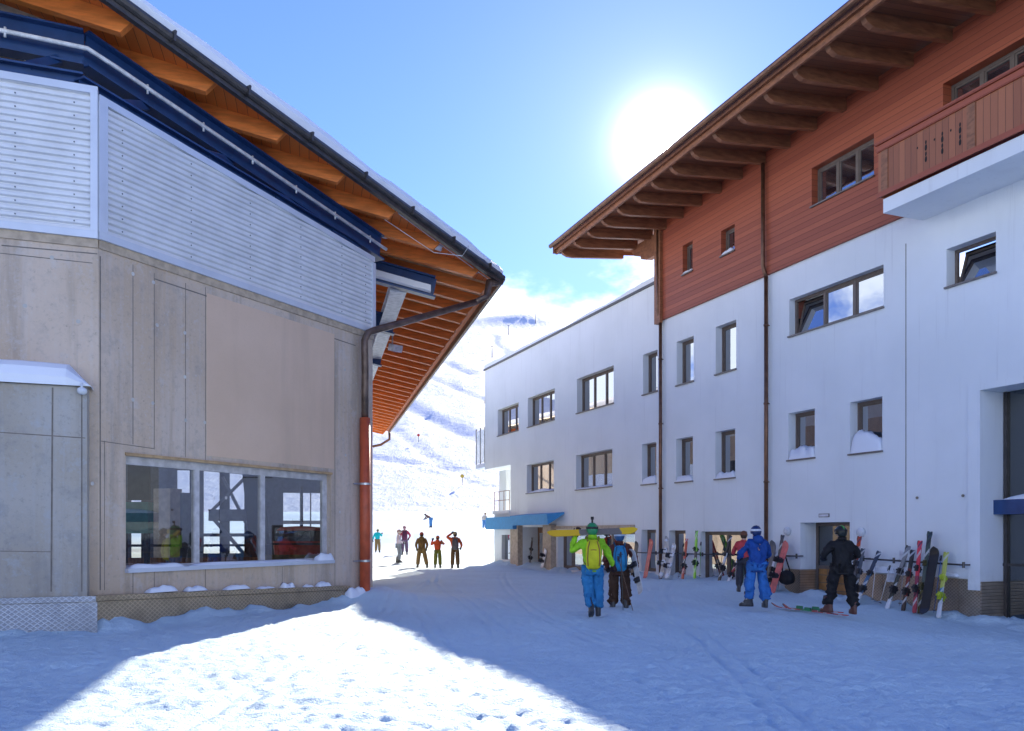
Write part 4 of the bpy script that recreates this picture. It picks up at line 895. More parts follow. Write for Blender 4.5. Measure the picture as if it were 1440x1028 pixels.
mb = MB(); mb.box((c.x - .35, c.y + .1, .3), (c.x - .25, c.y + .2, 1.75)); mb.box((c.x + .15, c.y + .1, .3), (c.x + .25, c.y + .2, 1.75)); mb.box((c.x - .3, c.y + .3, 2.5), (c.x + .2, c.y + .34, 3.6)); mb.build('stand', MAT['gutter'], t)
for k, (x0, x1, Y) in enumerate(((180, 300, 21), (290, 366, 21.5), (372, 462, 24))):
    t = thing('crowd_barrier', ('timber barrier inside the hall behind the left pane', 'timber barrier inside the hall behind the middle pane', 'olive timber barrier inside the hall behind the right pane')[k], 'barrier', onfloor(x0, Y))
    a, b = onfloor(x0, Y), onfloor(x1, Y); mb = MB(); mb.beam(a + V(0, 0, .5), b + V(0, 0, .5), .06, .7); mb.build('board', (plain('brown_board', (.30, .14, .06), .6, 0, .4, 3, 0, 1, (5, 5, .5)), plain('brown_board', (.3, .14, .06)), plain('olive_board', (.22, .17, .06), .6, 0, .3))[k], t)
    mb = MB()
    n_p = 9
    for i in range(n_p): p = a.lerp(b, i / (n_p - 1)) + V(0, -.06, 0); mb.beam(p, p + V(0, 0, 1.15), .05, .05)
    mb.beam(a + V(0, -.06, 1.15), b + V(0, -.06, 1.15), .06, .06); mb.build('rail', MAT['gutter'], t)
# red cabin beyond the hall
t = thing('cable_car_cabin', 'red cable car cabin with a window band seen through the right pane', 'cable car', onfloor(424, 31, .85))
c = onfloor(424, 31, .85); mb = MB()
ring = lambda z, sx, sy: [(c.x + sx * math.copysign(abs(math.cos(t_)) ** .5, math.cos(t_)), c.y + sy * math.copysign(abs(math.sin(t_)) ** .5, math.sin(t_)), c.z + z) for t_ in [i * math.pi / 10 for i in range(20)]]
mb.loft([ring(0, .75, .6), ring(.08, .9, .7), ring(.62, .95, .75)]); mb.build('body', plain('red_paint', (.55, .09, .05), .3), t)
mb = MB(); mb.loft([ring(.62, .93, .73), ring(1.0, .82, .66)]); mb.build('window_band', MAT['dpane'], t)
mb = MB(); mb.loft([ring(1.0, .84, .68), ring(1.12, .7, .55), ring(1.16, .2, .2)]); mb.build('roof', plain('red_paint', (.55, .09, .05)), t)
mb = MB(); mb.tube([c + V(0, 0, 1.1), c + V(0, 0, 2.6)], .06, 8); mb.tube([c + V(0, 0, -.55), c], .5, 10); mb.build('hanger', MAT['gutter'], t)

# ------------------------------------------------------------------ people
def skin(name, J, edges, root, mat, parent, levels=1, sq=None):
    names = list(J); me = bpy.data.meshes.new(name + '_rig'); me.from_pydata([J[k][:3] for k in names], [(names.index(a), names.index(b)) for a, b in edges], [])
    o = bpy.data.objects.new(name + '_rig', me); C.objects.link(o); md = o.modifiers.new('s', 'SKIN'); md.use_smooth_shade = True
    for i, k in enumerate(names):
        d = me.skin_vertices[0].data[i]; r_ = J[k][3]; d.radius = r_ if isinstance(r_, tuple) else (r_, r_); d.use_root = (k == root)
    sb = o.modifiers.new('d', 'SUBSURF'); sb.levels = levels; sb.render_levels = levels
    dg = bpy.context.evaluated_depsgraph_get(); nm = bpy.data.meshes.new_from_object(o.evaluated_get(dg)); nm.name = name
    bpy.data.objects.remove(o); bpy.data.meshes.remove(me)
    if sq: 
        for v in nm.vertices: sq(v.co)
    nm.materials.clear(); nm.materials.append(mat); nm.polygons.foreach_set('use_smooth', [True] * len(nm.polygons))
    q = bpy.data.objects.new(name, nm); C.objects.link(q)
    if parent: q.parent = parent; BASE[q.name] = V(0, 0, 0)
    return q
def cloth(name, col, var=.16):
    key = 'cloth_' + name
    if key in _cache: return _cache[key]
    n = NT(key); f = n.noise(7, 6, (1, 1, .8), .6); c = n.mix(n.rng(f, .3, .7), mul(col, 1 - var * 1.6), mul(col, 1 + var)); n.bump(n.math('ADD', f, n.math('MULTIPLY', n.noise(22, 3, (1, 1, .5)), .3)), .55, .05); _cache[key] = n.out(c, .7, 0, .3); return _cache[key]
SKIN = plain('skin', (.55, .33, .24), .55); BOOT = plain('boot_black', (.035, .035, .04), .35, 0, .3, 20); BUCK = plain('boot_buckle', (.5, .5, .48), .4, .5); GLV = cloth('glove', (.03, .026, .024)); GOG = plain('goggle_strap', (.78, .78, .78), .6)

def glove(parent, wr, d, side, mat, curl=1.0):
    """palm, four bent fingers of unequal length and a thumb off its side"""
    d = Vector(d).normalized(); up = Vector((0, 1, 0)) if abs(d.y) < .7 else Vector((0, 0, 1)); x = d.cross(up).normalized(); y = x.cross(d); wr = Vector(wr); mb = MB()
    def el(c, w, t): return [c + x * (w * math.cos(a)) + y * (t * math.sin(a)) for a in [i * math.pi / 4 for i in range(8)]]
    mb.loft([el(wr - d * .06, .045, .04), el(wr, .048, .04), el(wr + d * .05, .052, .026), el(wr + d * .095, .05, .022)])
    for i, L in enumerate((.062, .078, .085, .07)):
        p = wr + d * .09 + x * (.036 - .024 * i); a1 = .5 * curl; a2 = 1.3 * curl; a3 = 2.0 * curl; s = 1
        p1 = p + (d * math.cos(a1) + y * math.sin(a1)) * L * .45; p2 = p1 + (d * math.cos(a2) + y * math.sin(a2)) * L * .35; p3 = p2 + (d * math.cos(a3) + y * math.sin(a3)) * L * .3
        mb.tube([p - d * .01, p1, p2, p3], [.0135, .013, .012, .009], 6)
    p = wr + d * .03 + x * .045 * side; mb.tube([p, p + (x * side * .8 + d * .6 + y * .3).normalized() * .04, p + (x * side * .5 + d * .8 + y * .6).normalized() * .075], [.017, .015, .011], 6)
    return mb.build('glove', mat, parent, True)
def boot(parent, an, yaw, lift=0., ski=True, mat=None):
    an = Vector(an); f = V(math.sin(yaw), math.cos(yaw), 0); s = V(f.y, -f.x, 0); mb = MB(); fz = math.sin(lift); ff = f * math.cos(lift) - V(0, 0, fz); uu = V(0, 0, 1) * math.cos(lift) + f * fz
    def el(c, w, l): return [c + s * (w * math.cos(a)) + ff * (l * math.sin(a)) for a in [i * math.pi / 6 for i in range(12)]]
    mb.loft([el(an + uu * h + ff * o, w, l) for h, o, w, l in ((-.085, .055, .052, .155), (-.06, .055, .055, .16), (-.02, .05, .055, .15), (.02, .015, .055, .105), (.10, -.005, .062, .08), (.22, .02, .072, .085), (.25, .025, .06, .07))])
    b = mb.build('boot', mat or BOOT, parent, True)
    mb = MB()
    for h, o, w, l in ((-.0, .12, .058, .02), (.08, .05, .064, .045), (.17, .09, .05, .02)): mb.loft([el(an + uu * (h + k) + ff * o, w, l) for k in (-.008, .012)])
    mb.build('buckle', BUCK, b)
    return b
def rotz(p, a): return (p[0] * math.cos(a) - p[1] * math.sin(a), p[0] * math.sin(a) + p[1] * math.cos(a), p[2])

def person(label, px, yf, Y, yaw=0., H=1.80, jacket=(.1, .1, .1), trousers=(.05, .05, .06), pose=None, fat=1., head='helmet', hcol=(.1, .1, .1), pack=None, near=False, stoop=0., hem=.80, group=None, z=None, jn='', goggles=None, hood=False, bootmat=None, glovec=None, nodup=0):
    x = (px - HX) / F * Y; zz = CAM + (HY - yf) / F * Y if z is None else z
    k = H / 1.80
    t = thing('person', label, 'person', (x, Y, zz), group, (0, 0, -yaw), local=True); t.scale = (k, k, k)
    P = dict(hipl=(-.10, 0, .93), hipr=(.10, 0, .93), knl=(-.125, .03, .52), knr=(.125, .03, .52), anl=(-.14, 0, .10), anr=(.14, 0, .10), ell=(-.27, -.02, 1.16), elr=(.27, -.02, 1.16), wrl=(-.27, .12, .93), wrr=(.27, .12, .93), yl=-.25, yr=.25, ll=0., lr=0.)
    if pose: P.update(pose)
    def up(p):                                   # bend the trunk forwards about the hips
        yy, zz_ = p[1], p[2] - .95; c, s = math.cos(stoop), math.sin(stoop); return (p[0], yy * c + zz_ * s, .95 + zz_ * c - yy * s)
    shl, shr = up((-.19, -.01, 1.45)), up((.19, -.01, 1.45)); hd = P.get('head', (0, .03, 0))
    bel, che, nec = up((0, .0, 1.12)), up((0, -.01, 1.34)), up((0, -.005, 1.53)); jaw, cra = up((hd[0] * .6, .03 + hd[1] * .6, 1.62)), up((hd[0], .02 + hd[1], 1.70))
    def J(n, p, r): return (p[0], p[1], p[2], r)
    body = {'pel': (0, 0, .95, (.11, .085)), 'bel': J(0, bel, (.11, .08)), 'che': J(0, che, (.11, .075)), 'nec': J(0, nec, .055), 'jaw': J(0, jaw, .072), 'cra': J(0, cra, (.088, .098)), 'crt': J(0, up((hd[0], .02 + hd[1], 1.775)), .06),
            'nose': J(0, up((hd[0] * .8, .135 + hd[1], 1.665)), .014), 'earl': J(0, up((hd[0] - .085, .02 + hd[1], 1.67)), .014), 'earr': J(0, up((hd[0] + .085, .02 + hd[1], 1.67)), .014),
            'shl': J(0, shl, .045), 'shr': J(0, shr, .045), 'ell': J(0, P['ell'], .042), 'elr': J(0, P['elr'], .042), 'wrl': J(0, P['wrl'], .03), 'wrr': J(0, P['wrr'], .03),
            'hipl': J(0, P['hipl'], .075), 'hipr': J(0, P['hipr'], .075), 'knl': J(0, P['knl'], .06), 'knr': J(0, P['knr'], .06), 'anl': J(0, P['anl'], .042), 'anr': J(0, P['anr'], .042)}
    E_ = [('pel', 'bel'), ('bel', 'che'), ('che', 'nec'), ('nec', 'jaw'), ('jaw', 'cra'), ('cra', 'crt'), ('jaw', 'nose'), ('cra', 'earl'), ('cra', 'earr'), ('che', 'shl'), ('che', 'shr'), ('shl', 'ell'), ('shr', 'elr'), ('ell', 'wrl'), ('elr', 'wrr'), ('pel', 'hipl'), ('pel', 'hipr'), ('hipl', 'knl'), ('hipr', 'knr'), ('knl', 'anl'), ('knr', 'anr')]
    skin('body', body, E_, 'pel', SKIN, t)
    jm = cloth(jn or label, jacket); tm = cloth(label + '_legs', trousers)
    f = fat; lo = up((0, -.005, hem)); m2 = up((0, 0, hem + .04))
    jk = {'lo': J(0, lo, (.185 * f, .135 * f)), 'pel': J(0, up((0, 0, .97)), (.18 * f, .13 * f)), 'bel': J(0, bel, (.172 * f, .128 * f)), 'che': J(0, che, (.19 * f, .138 * f)), 'nec': J(0, up((0, -.005, 1.51)), .085), 'col': J(0, up((0, .0, 1.565)), .078),
          'shl': J(0, shl, .088), 'shr': J(0, shr, .088), 'ell': J(0, P['ell'], .072), 'elr': J(0, P['elr'], .072), 'wrl': J(0, P['wrl'], .05), 'wrr': J(0, P['wrr'], .05)}
    JE = [('lo', 'pel'), ('pel', 'bel'), ('bel', 'che'), ('che', 'nec'), ('nec', 'col'), ('che', 'shl'), ('che', 'shr'), ('shl', 'ell'), ('shr', 'elr'), ('ell', 'wrl'), ('elr', 'wrr')]
    sd_ = random.uniform(0, 50)
    def crease(am, lo_):
        def fn(co):
            a = math.atan2(co.y, co.x); v = float(fbm(np.array([a * 2.2 + sd_]), np.array([co.z * 9 + a + sd_]), 3, .6)[0]); kx = am * v * (1.6 if co.z < lo_ else 1)
            rr = math.hypot(co.x - (.0 if abs(co.x) < .2 else math.copysign(.2, co.x)), co.y) + 1e-3; co.y += kx * co.y / rr; co.x += kx * .7 * co.x / (abs(co.x) + .05)
            co.z += .5 * am * float(fbm(np.array([co.x * 9 + sd_]), np.array([co.y * 9]), 2)[0])
        return fn
    j = skin('jacket', jk, JE, 'bel', jm, t, 3 if near else 1, crease(.075, 1.0) if near else None)
    if near:
        mb = MB(); mb.loft([[(lo[0] + .190 * f * math.cos(a), lo[1] + .142 * f * math.sin(a), lo[2] + dz) for a in [i * math.pi / 10 for i in range(20)]] for dz in (.0, .035)]); mb.build('hem', plain('hem_' + label, mul(jacket, .55), .7), j, True)
        mb = MB(); c0 = up((0, -.01, 1.545)); mb.loft([[(c0[0] + (.085 + k_ * .006) * math.cos(a), c0[1] + (.085 + k_ * .006) * math.sin(a), c0[2] + dz) for a in [i * math.pi / 8 for i in range(16)]] for k_, dz in ((1, -.03), (0, .05))]); mb.build('collar', jm, j, True)
    if hood: mb = MB(); c = up((0, -.10, 1.52)); mb.ell(c, .13, .075, .10, 12, 6); mb.build('hood', jm, j, True)
    b1 = lambda a: (a[0], a[1], a[2] + .04)
    tr = {'pel': (0, 0, .93, (.155, .125)), 'hipl': J(0, P['hipl'], .128), 'hipr': J(0, P['hipr'], .128), 'knl': J(0, P['knl'], .112), 'knr': J(0, P['knr'], .112), 'anl': J(0, b1(P['anl']), .112), 'anr': J(0, b1(P['anr']), .112)}
    for s_ in 'lr':
        h_, k_ = Vector(P['hip' + s_]), Vector(P['kn' + s_]); tr['th' + s_] = (*h_.lerp(k_, .5), .128); a_ = Vector(b1(P['an' + s_])); tr['ca' + s_] = (*k_.lerp(a_, .5), .108)
    skin('trousers', tr, [('pel', 'hipl'), ('pel', 'hipr')] + [e for s_ in 'lr' for e in (('hip' + s_, 'th' + s_), ('th' + s_, 'kn' + s_), ('kn' + s_, 'ca' + s_), ('ca' + s_, 'an' + s_))], 'pel', tm, t, 3 if near else 1, crease(.085, .45) if near else None)
    boot(t, P['anl'], P['yl'], P['ll'], mat=bootmat); boot(t, P['anr'], P['yr'], P['lr'], mat=bootmat)
    gm = cloth('glove_' + (jn or label), glovec) if glovec else GLV
    for s_, sg in (('l', 1), ('r', -1)):
        wv = Vector(P['wr' + s_]); dv = wv - Vector(P['el' + s_]); glove(t, wv + dv.normalized() * .02, dv, sg, gm)
    hc = plain('hat_' + label, hcol, .3 if head == 'helmet' else .8, 0, .1, 9); cc = up((hd[0], .015 + hd[1], 1.70))
    def tilt(ps): return ps
    if head == 'helmet':
        mb = MB(); mb.ell((cc[0], cc[1] - .005, cc[2] + .0), .118, .142, .135, 18, 9, -22, 90); mb.ell((cc[0], cc[1] - .055, cc[2] - .03), .10, .085, .10, 14, 6, -60, 40); h = mb.build('helmet', hc, t, True)
        mb = MB()
        mb.loft([[(cc[0] + .121 * math.cos(a), cc[1] - .005 + .146 * math.sin(a), cc[2] + dz + .03) for a in [i * math.pi / 10 for i in range(20)]] for dz in (-.022, .022)]); mb.build('goggle_strap', plain('strap_' + label, goggles or (.05, .05, .05), .6), h, True)
        mb = MB(); mb.ell((cc[0], cc[1] + .12, cc[2] + .02), .085, .035, .05, 12, 6); mb.build('goggles', plain('goggle_lens', (.03, .03, .04), .1), h, True)
        if near:
            mb = MB()
            for a in (-1, 0, 1): mb.ell((cc[0] + .05 * a, cc[1] - .02, cc[2] + .125 - .012 * abs(a)), .012, .05, .012, 8, 4)
            mb.build('vent', plain('vent_dark', (.02, .02, .02)), h)
    else:
        mb = MB(); mb.ell((cc[0], cc[1], cc[2] + .005), .106, .122, .125, 16, 8, -15, 90); h = mb.build('hat', hc, t, True)
        mb = MB(); mb.ell((cc[0], cc[1] - .02, cc[2] - .02), .10, .105, .10, 14, 6); mb.build('hair', plain('dark_hair', (.05, .03, .02), .8), t, True)
    if pack:
        pm = cloth('pack_' + label, pack, .1); mb = MB(); pk = []
        for z_, w, d0, d1 in ((.93, .09, .11, .16), (.98, .135, .11, .25), (1.15, .15, .12, .29), (1.32, .145, .12, .27), (1.45, .12, .12, .22), (1.50, .07, .12, .16)):
            pk.append([up((w * math.copysign(abs(math.cos(a)) ** .6, math.cos(a)), -(d0 + d1) / 2 + (d1 - d0) / 2 * math.copysign(abs(math.sin(a)) ** .6, math.sin(a)), z_)) for a in [i * math.pi / 8 for i in range(16)]])
        mb.loft(pk); bk = mb.build('backpack', pm, t, True)
        mb = MB()
        for sx in (-1, 1): mb.tube([up((sx * .10, -.12, 1.48)), up((sx * .12, -.02, 1.555)), up((sx * .13, .11, 1.45)), up((sx * .15, .13, 1.25)), up((sx * .16, .02, 1.08)), up((sx * .13, -.13, 1.02))], .022, 6)
        mb.build('shoulder_strap', plain('strap_dark_' + label, mul(pack, .35)), bk, True)
        mb = MB()
        for sx in (-1, 1): mb.tube([up((sx * .105, -.25, 1.0)), up((sx * .115, -.285, 1.15)), up((sx * .105, -.265, 1.34)), up((sx * .07, -.22, 1.47))], .010, 5)
        mb.tube([up((-.13, -.235, 1.30)), up((0, -.285, 1.31)), up((.13, -.235, 1.30))], .009, 5); mb.build('compression_strap', plain('packstrap_' + label, (.30, .12, .03) if pack[0] > .4 else mul(pack, .4)), bk, True)
    return t

FG = 'people standing out on the sunny snow'
YG, YN, YB, YK = 17.7, 20.0, 20.0, 18.7
green = person('person in lime green jacket and light blue trousers wearing a yellow backpack', 833, 868, YG, 0, 1.93, (.30, .62, .02), (.03, .20, .42), near=True, jn='lime', head='helmet', hcol=(.03, .24, .09), pack=(.62, .60, .02), hem=.88, goggles=(.02, .02, .02),
    pose=dict(hipl=(-.1, 0, .93), knl=(-.07, .05, .52), anl=(-.03, -.16, .17), ll=.55, yl=-.1, knr=(.11, .10, .52), anr=(.12, .10, .10), yr=.15, ell=(-.42, .05, 1.26), wrl=(-.30, .08, 1.60), elr=(.33, -.02, 1.19), wrr=(.42, .12, .98)), glovec=(.05, .02, .015))
mb = MB(); mb.tube([(.0, .02, 1.83), (.0, .02, 1.90)], .018, 8); mb.box((-.028, -.02, 1.89), (.028, .04, 1.945)); o_ = mb.build('action_camera', GLV, green); 
brown = person('person in maroon jacket and dark brown trousers with a blue backpack and blue helmet', 871, 862, YN, 0.05, 1.90, (.12, .035, .022), (.06, .028, .014), near=True, jn='maroon', head='helmet', hcol=(.03, .10, .22), pack=(.03, .24, .44), hem=.85, goggles=(.5, .6, .7),
    pose=dict(hipl=(-.1, 0, .93), knl=(-.13, .05, .52), anl=(-.14, .05, .12), knr=(.13, .0, .52), anr=(.14, -.10, .10), elr=(.36, -.02, 1.17), wrr=(.36, .10, .92), ell=(-.32, .06, 1.18), wrl=(-.25, .22, 1.0)))
bluep = person('person in royal blue jacket and mid blue trousers with a navy helmet', 1064, 855, YB, -.12, 1.90, (.012, .07, .30), (.035, .165, .47), near=True, jn='royal', head='helmet', hcol=(.012, .03, .12), hem=.80, hood=True, goggles=(.75, .76, .80), fat=1.08,
    pose=dict(hipl=(-.11, 0, .93), hipr=(.11, 0, .93), knl=(-.15, .03, .52), anl=(-.17, .03, .12), yl=-1.1, knr=(.16, .02, .52), anr=(.17, -.08, .10), yr=.1, ell=(-.34, .10, 1.20), wrl=(-.26, .33, 1.10), elr=(.34, .10, 1.20), wrr=(.27, .33, 1.08)))
black = person('person dressed all in black with a black and green helmet by the door', 1184, 863, YK, -.15, 1.90, (.014, .013, .014), (.012, .011, .012), near=True, jn='black', head='helmet', hcol=(.015, .02, .015), hem=.82, fat=1.2, goggles=(.02, .02, .02),
    pose=dict(hipl=(-.13, 0, .93), hipr=(.13, 0, .93), knl=(-.21, .08, .52), anl=(-.26, .06, .11), yl=-.5, knr=(.20, .0, .50), anr=(.22, -.08, .08), yr=.1, ell=(-.40, .05, 1.20), wrl=(-.26, .30, 1.12), elr=(.40, .05, 1.20), wrr=(.26, .30, 1.12)), bootmat=plain('boot_red', (.10, .03, .02), .4))
hb = [o for o in black.children if o.name.startswith('helmet')][0]
mb = MB(); cc = (0, .015 + .03, 1.70); mb.ell((0, cc[1] - .005, cc[2]), .05, .146, .1395, 12, 9, 15, 90); mb.build('green_stripe', plain('green_stripe', (.05, .42, .06), .3), hb, True)
person('person in coral red jacket and brown cap half hidden behind the blue figure', 1046, 833, 22.5, .3, 1.60, (.55, .06, .07), (.05, .05, .06), head='hat', hcol=(.16, .06, .03), jn='coral', pose=dict(ell=(-.30, .1, 1.2), wrl=(-.32, .32, 1.12)))
# the far group, all with their backs to us
person('person in turquoise jacket and olive trousers at the far left of the snow field', 531, 778, 61, .2, 1.75, (.0, .46, .52), (.22, .15, .06), head='hat', hcol=(.45, .42, .3), jn='turq', group=FG, pose=dict(elr=(.28, .1, 1.25), wrr=(.24, .25, 1.42), ell=(-.33, 0, 1.15), wrl=(-.42, .1, .95)))
person('person in white and lavender jacket and grey trousers, turned sideways', 560.5, 791.5, 46, 1.3, 1.78, (.62, .55, .68), (.24, .27, .32), head='helmet', hcol=(.6, .5, .48), jn='lav', group=FG, goggles=(.2, .08, .08), pose=dict(knl=(-.1, .12, .52), anl=(-.1, -.05, .1), wrr=(.25, .22, 1.1)))
person('person in purple and pink jacket standing behind the lavender figure', 569, 780.5, 53, -.15, 1.80, (.42, .04, .10), (.14, .09, .16), head='helmet', hcol=(.55, .30, .35), jn='pink', group=FG, pack=(.12, .03, .08), pose=dict(elr=(.36, .0, 1.2), wrr=(.25, .12, 1.02)))
person('person in long olive brown coat and olive trousers with legs apart', 593, 799, 43, -.1, 1.80, (.15, .085, .025), (.20, .12, .045), head='hat', hcol=(.30, .05, .03), jn='olive', group=FG, hem=.72, fat=1.15, hood=True, pose=dict(knl=(-.17, .02, .52), anl=(-.20, 0, .1), knr=(.19, .02, .52), anr=(.27, 0, .1), ell=(-.29, .0, 1.17), wrl=(-.24, .16, .96), elr=(.29, .0, 1.17), wrr=(.23, .16, .96)))
person('person in orange red jacket and green trousers with both forearms raised', 615.5, 799, 42.6, 0, 1.60, (.60, .08, .025), (.14, .14, .02), head='hat', hcol=(.42, .10, .03), jn='orange', group=FG, hood=True, pose=dict(ell=(-.38, .05, 1.30), wrl=(-.30, .12, 1.56), elr=(.36, .12, 1.35), wrr=(.22, .25, 1.48)))
person('person in red orange jacket with a grey backpack, left arm raised to shade the eyes', 640, 799.5, 42.3, -.05, 1.80, (.62, .10, .02), (.14, .075, .03), head='hat', hcol=(.30, .22, .10), jn='redor', group=FG, pack=(.13, .12, .13), pose=dict(ell=(-.42, .05, 1.56), wrl=(-.17, .16, 1.74), elr=(.33, .03, 1.18), wrr=(.28, .18, 1.02)))
person('person in dark jacket and blue trousers bending forward on the far snow', 606, 742.5, 84, -1.2, 1.75, (.10, .035, .03), (.06, .20, .42), head='hat', hcol=(.06, .03, .03), jn='bend', group=FG, stoop=.95, pose=dict(ell=(-.2, .50, 1.05), elr=(.2, .50, 1.05), wrl=(-.15, .68, .92), wrr=(.15, .68, .92)))
person('skier in pale jacket and blue trousers beside the blue awning in the distance', 681, 745, 84, .5, 1.70, (.62, .52, .40), (.10, .26, .5), head='helmet', hcol=(.3, .16, .06), jn='pale', group=FG, stoop=.25)

# ------------------------------------------------------------------ skis, boards, poles
def frame3(base, top, face):
    z = (top - base).normalized(); y = (face - z * face.dot(z)).normalized(); x = y.cross(z); m = Matrix((x, y, z)).transposed().to_4x4(); m.translation = base; return m
def strip(L, wid, tail_r, tip_up, thick, off=0., n=26, rock=.0, dy=0.):
    """a ski or board standing on its tail along +z; base towards -y"""
    mb = MB(); rows = []
    for i in range(n + 1):
        t = i / n; z = L * t; w_ = wid(t); yy = dy + (tip_up * max(0, (t - .86) / .14) ** 2) + rock * max(0, (.1 - t) / .1) ** 2
        rows.append([(off - w_, yy, z), (off + w_, yy, z), (off + w_, yy + thick, z), (off - w_, yy + thick, z)])
    return mb.loft(rows)
def ski_w(t): return .048 + .010 * (2 * abs(t - .45)) ** 2 if .02 < t < .93 else (.050 if t <= .02 else .058 * math.sqrt(max(0., 1 - ((t - .93) / .075) ** 2)) + .004)
def board_w(t):
    w_ = .125 + .022 * (2 * abs(t - .5)) ** 2; e = min(t, 1 - t)
    return w_ if e > .13 else max(.01, w_ * math.sqrt(max(0, 1 - ((.13 - e) / .13) ** 2.2)))
def top_mat(name, cols, bands):
    """striped top sheet: colour changes along the length of the ski"""
    key = 'top_' + name
    if key in _cache: return _cache[key]
    n = NT(key); z = n.dot((0, 0, 1)); f = n.noise(6, 4); c = cols[0]
    for q, cc_ in zip(bands, cols[1:]): c = n.mix(n.rng(n.math('ADD', z, n.math('MULTIPLY', f, .12)), q, q + .02), c, cc_)
    wv = n.white(n.math('ADD', 0.0, .5)) if name == 'carried' else n.white(n.math('FLOOR', n.math('MULTIPLY', n.math('ADD', z, n.math('MULTIPLY', n.dot((1, 0, 0)), 1.3)), 11.0))); c = c if name == 'carried' else n.mix(n.math('MULTIPLY', n.math('GREATER_THAN', wv, .87), .7), n.mix(n.math('MULTIPLY', n.math('LESS_THAN', wv, .10), .8), c, (.03, .03, .035)), (.72, .72, .70))
    sc = n.noise(9, 5, (1, 1, .3), .7); c = n.mix(n.rng(sc, .60, .72, 0, .5), c, (.75, .76, .78))
    _cache[key] = n.out(c, .28); return _cache[key]
BIND = plain('binding_black', (.03, .03, .035), .4)
def place_xy(x, y, o=None, fr=FR, Y=None):
    if Y is not None: return pix(x, y, Y)
    return fr.at(x, y, o)
def skis(label, b, tp, cols, bands, ob=.62, ot=.27, bcol=None, Yb=None, cat='skis', snowy=False):
    pb = FR.P(FR.u(b[0], ob), ob, FR.z(b[0], b[1], ob)); pt = FR.P(FR.u(tp[0], ot), ot, FR.z(tp[0], tp[1], ot)); L = (pt - pb).length
    t = thing('ski_pair', label, cat, (0, 0, 0), 'skis leaning on the rails', local=True); t.matrix_world = frame3(pb, pt, FR.n); m = top_mat(label, cols, bands); bm_ = plain('bind_' + label, bcol, .4) if bcol else BIND
    for k, (dx, dy, ti) in enumerate(((-.02, .0, -.055), (.025, -.06, .055))):
        s_ = strip(L, ski_w, 0, ti * (1 if k == 0 else 1), .016, dx, dy=dy).build('ski', m, t)
        mb = MB(); sg = 1 if k == 0 else -1; y0 = dy + (.016 if k == 0 else 0)
        for z_, h_, d_ in ((.62, .10, .055), (.34, .13, .07)): mb.box((dx - .035, min(y0, y0 + sg * d_), L * z_ - h_), (dx + .035, max(y0, y0 + sg * d_), L * z_ + h_ * .4)); mb.box((dx - .042, min(y0, y0 + sg * d_ * 1.5), L * z_ - h_ * .4), (dx + .042, max(y0, y0 + sg * d_ * 1.5), L * z_))
        mb.box((dx - .07, min(y0, y0 + sg * .02), L * .29), (dx - .058, max(y0, y0 + sg * .02), L * .37)); mb.box((dx + .058, min(y0, y0 + sg * .02), L * .29), (dx + .07, max(y0, y0 + sg * .02), L * .37)); mb.build('binding', bm_, s_)
    return t
def board(label, b, tp, col, ob=.5, ot=.27, bind=True, face=1, snowy=False):
    pb = FR.P(FR.u(b[0], ob), ob, FR.z(b[0], b[1], ob)); pt = FR.P(FR.u(tp[0], ot), ot, FR.z(tp[0], tp[1], ot)); L = (pt - pb).length
    t = thing('snowboard', label, 'snowboard', (0, 0, 0), 'snowboards leaning on the rails', local=True); t.matrix_world = frame3(pb, pt, FR.n); m = plain('deck_' + label, col, .35, 0, .25, 4)
    strip(L, board_w, 0, .07, .014, rock=.06, n=34).build('deck', m, t)
    if bind:
        for z_ in (.36, .64):
            mb = MB(); c = L * z_; f = .014 if face > 0 else 0; s = 1 if face > 0 else -1
            mb.box((-.11, min(f, f + s * .02), c - .055), (.11, max(f, f + s * .02), c + .055))
            mb.loft([[(.10 + .02 * math.cos(a), f + s * h_, c + .08 * math.sin(a)) for a in [i * math.pi / 5 for i in range(10)]] for h_ in (.0, .12, .2)]); mb.tube([(.1, f + s * .1, c - .07), (0, f + s * .15, c - .07), (-.11, f + s * .06, c - .06)], .016, 6); mb.tube([(.1, f + s * .1, c + .07), (0, f + s * .15, c + .07), (-.11, f + s * .06, c + .06)], .016, 6)
            o_ = mb.build('binding', BIND, t)
    if snowy:
        mb = MB()
        for z_, s in ((.1, .12), (.38, .15), (.66, .13), (.9, .08)): mb.ell((random.uniform(-.03, .03), .03, L * z_), s, .05, s * .8, 10, 6)
        mb.build('snow_cap', MAT['cap'], t, True)
    return t
def poles(label, b, tp, col=(.03, .03, .03), Yb=None, ob=.5, ot=.28, gap=.05, n=2, held=False):
    if Yb: pb = pix(*b, Yb[0]); pt = pix(*tp, Yb[1])
    else: pb = FR.P(FR.u(b[0], ob), ob, FR.z(b[0], b[1], ob)); pt = FR.P(FR.u(tp[0], ot), ot, FR.z(tp[0], tp[1], ot))
    L = (pt - pb).length; t = thing('ski_pole', label, 'ski pole', (0, 0, 0), 'ski poles', local=True); t.matrix_world = frame3(pb, pt, FR.n)
    mb = MB(); mb.tube([(0, 0, 0), (0, 0, .04), (0, 0, L - .1)], [.003, .007, .0095], 7); mb.build('shaft', plain('shaft_' + label, col, .3, .3), t)
    mb = MB(); mb.tube([(0, 0, L - .13), (0, 0, L - .05), (0, .005, L)], [.016, .018, .02], 8); mb.tube([(0, 0, L), (.03, .02, L - .05), (.02, .03, L - .16), (0, .01, L - .02)], .006, 5); mb.build('grip', BIND, t, True)
    mb = MB(); mb.tube([(0, 0, .055), (0, 0, .065), (0, 0, .075)], [.04, .042, .012], 10); mb.build('basket', BIND, t)
    return t
W1, K1 = (.75, .76, .78), (.03, .03, .035)
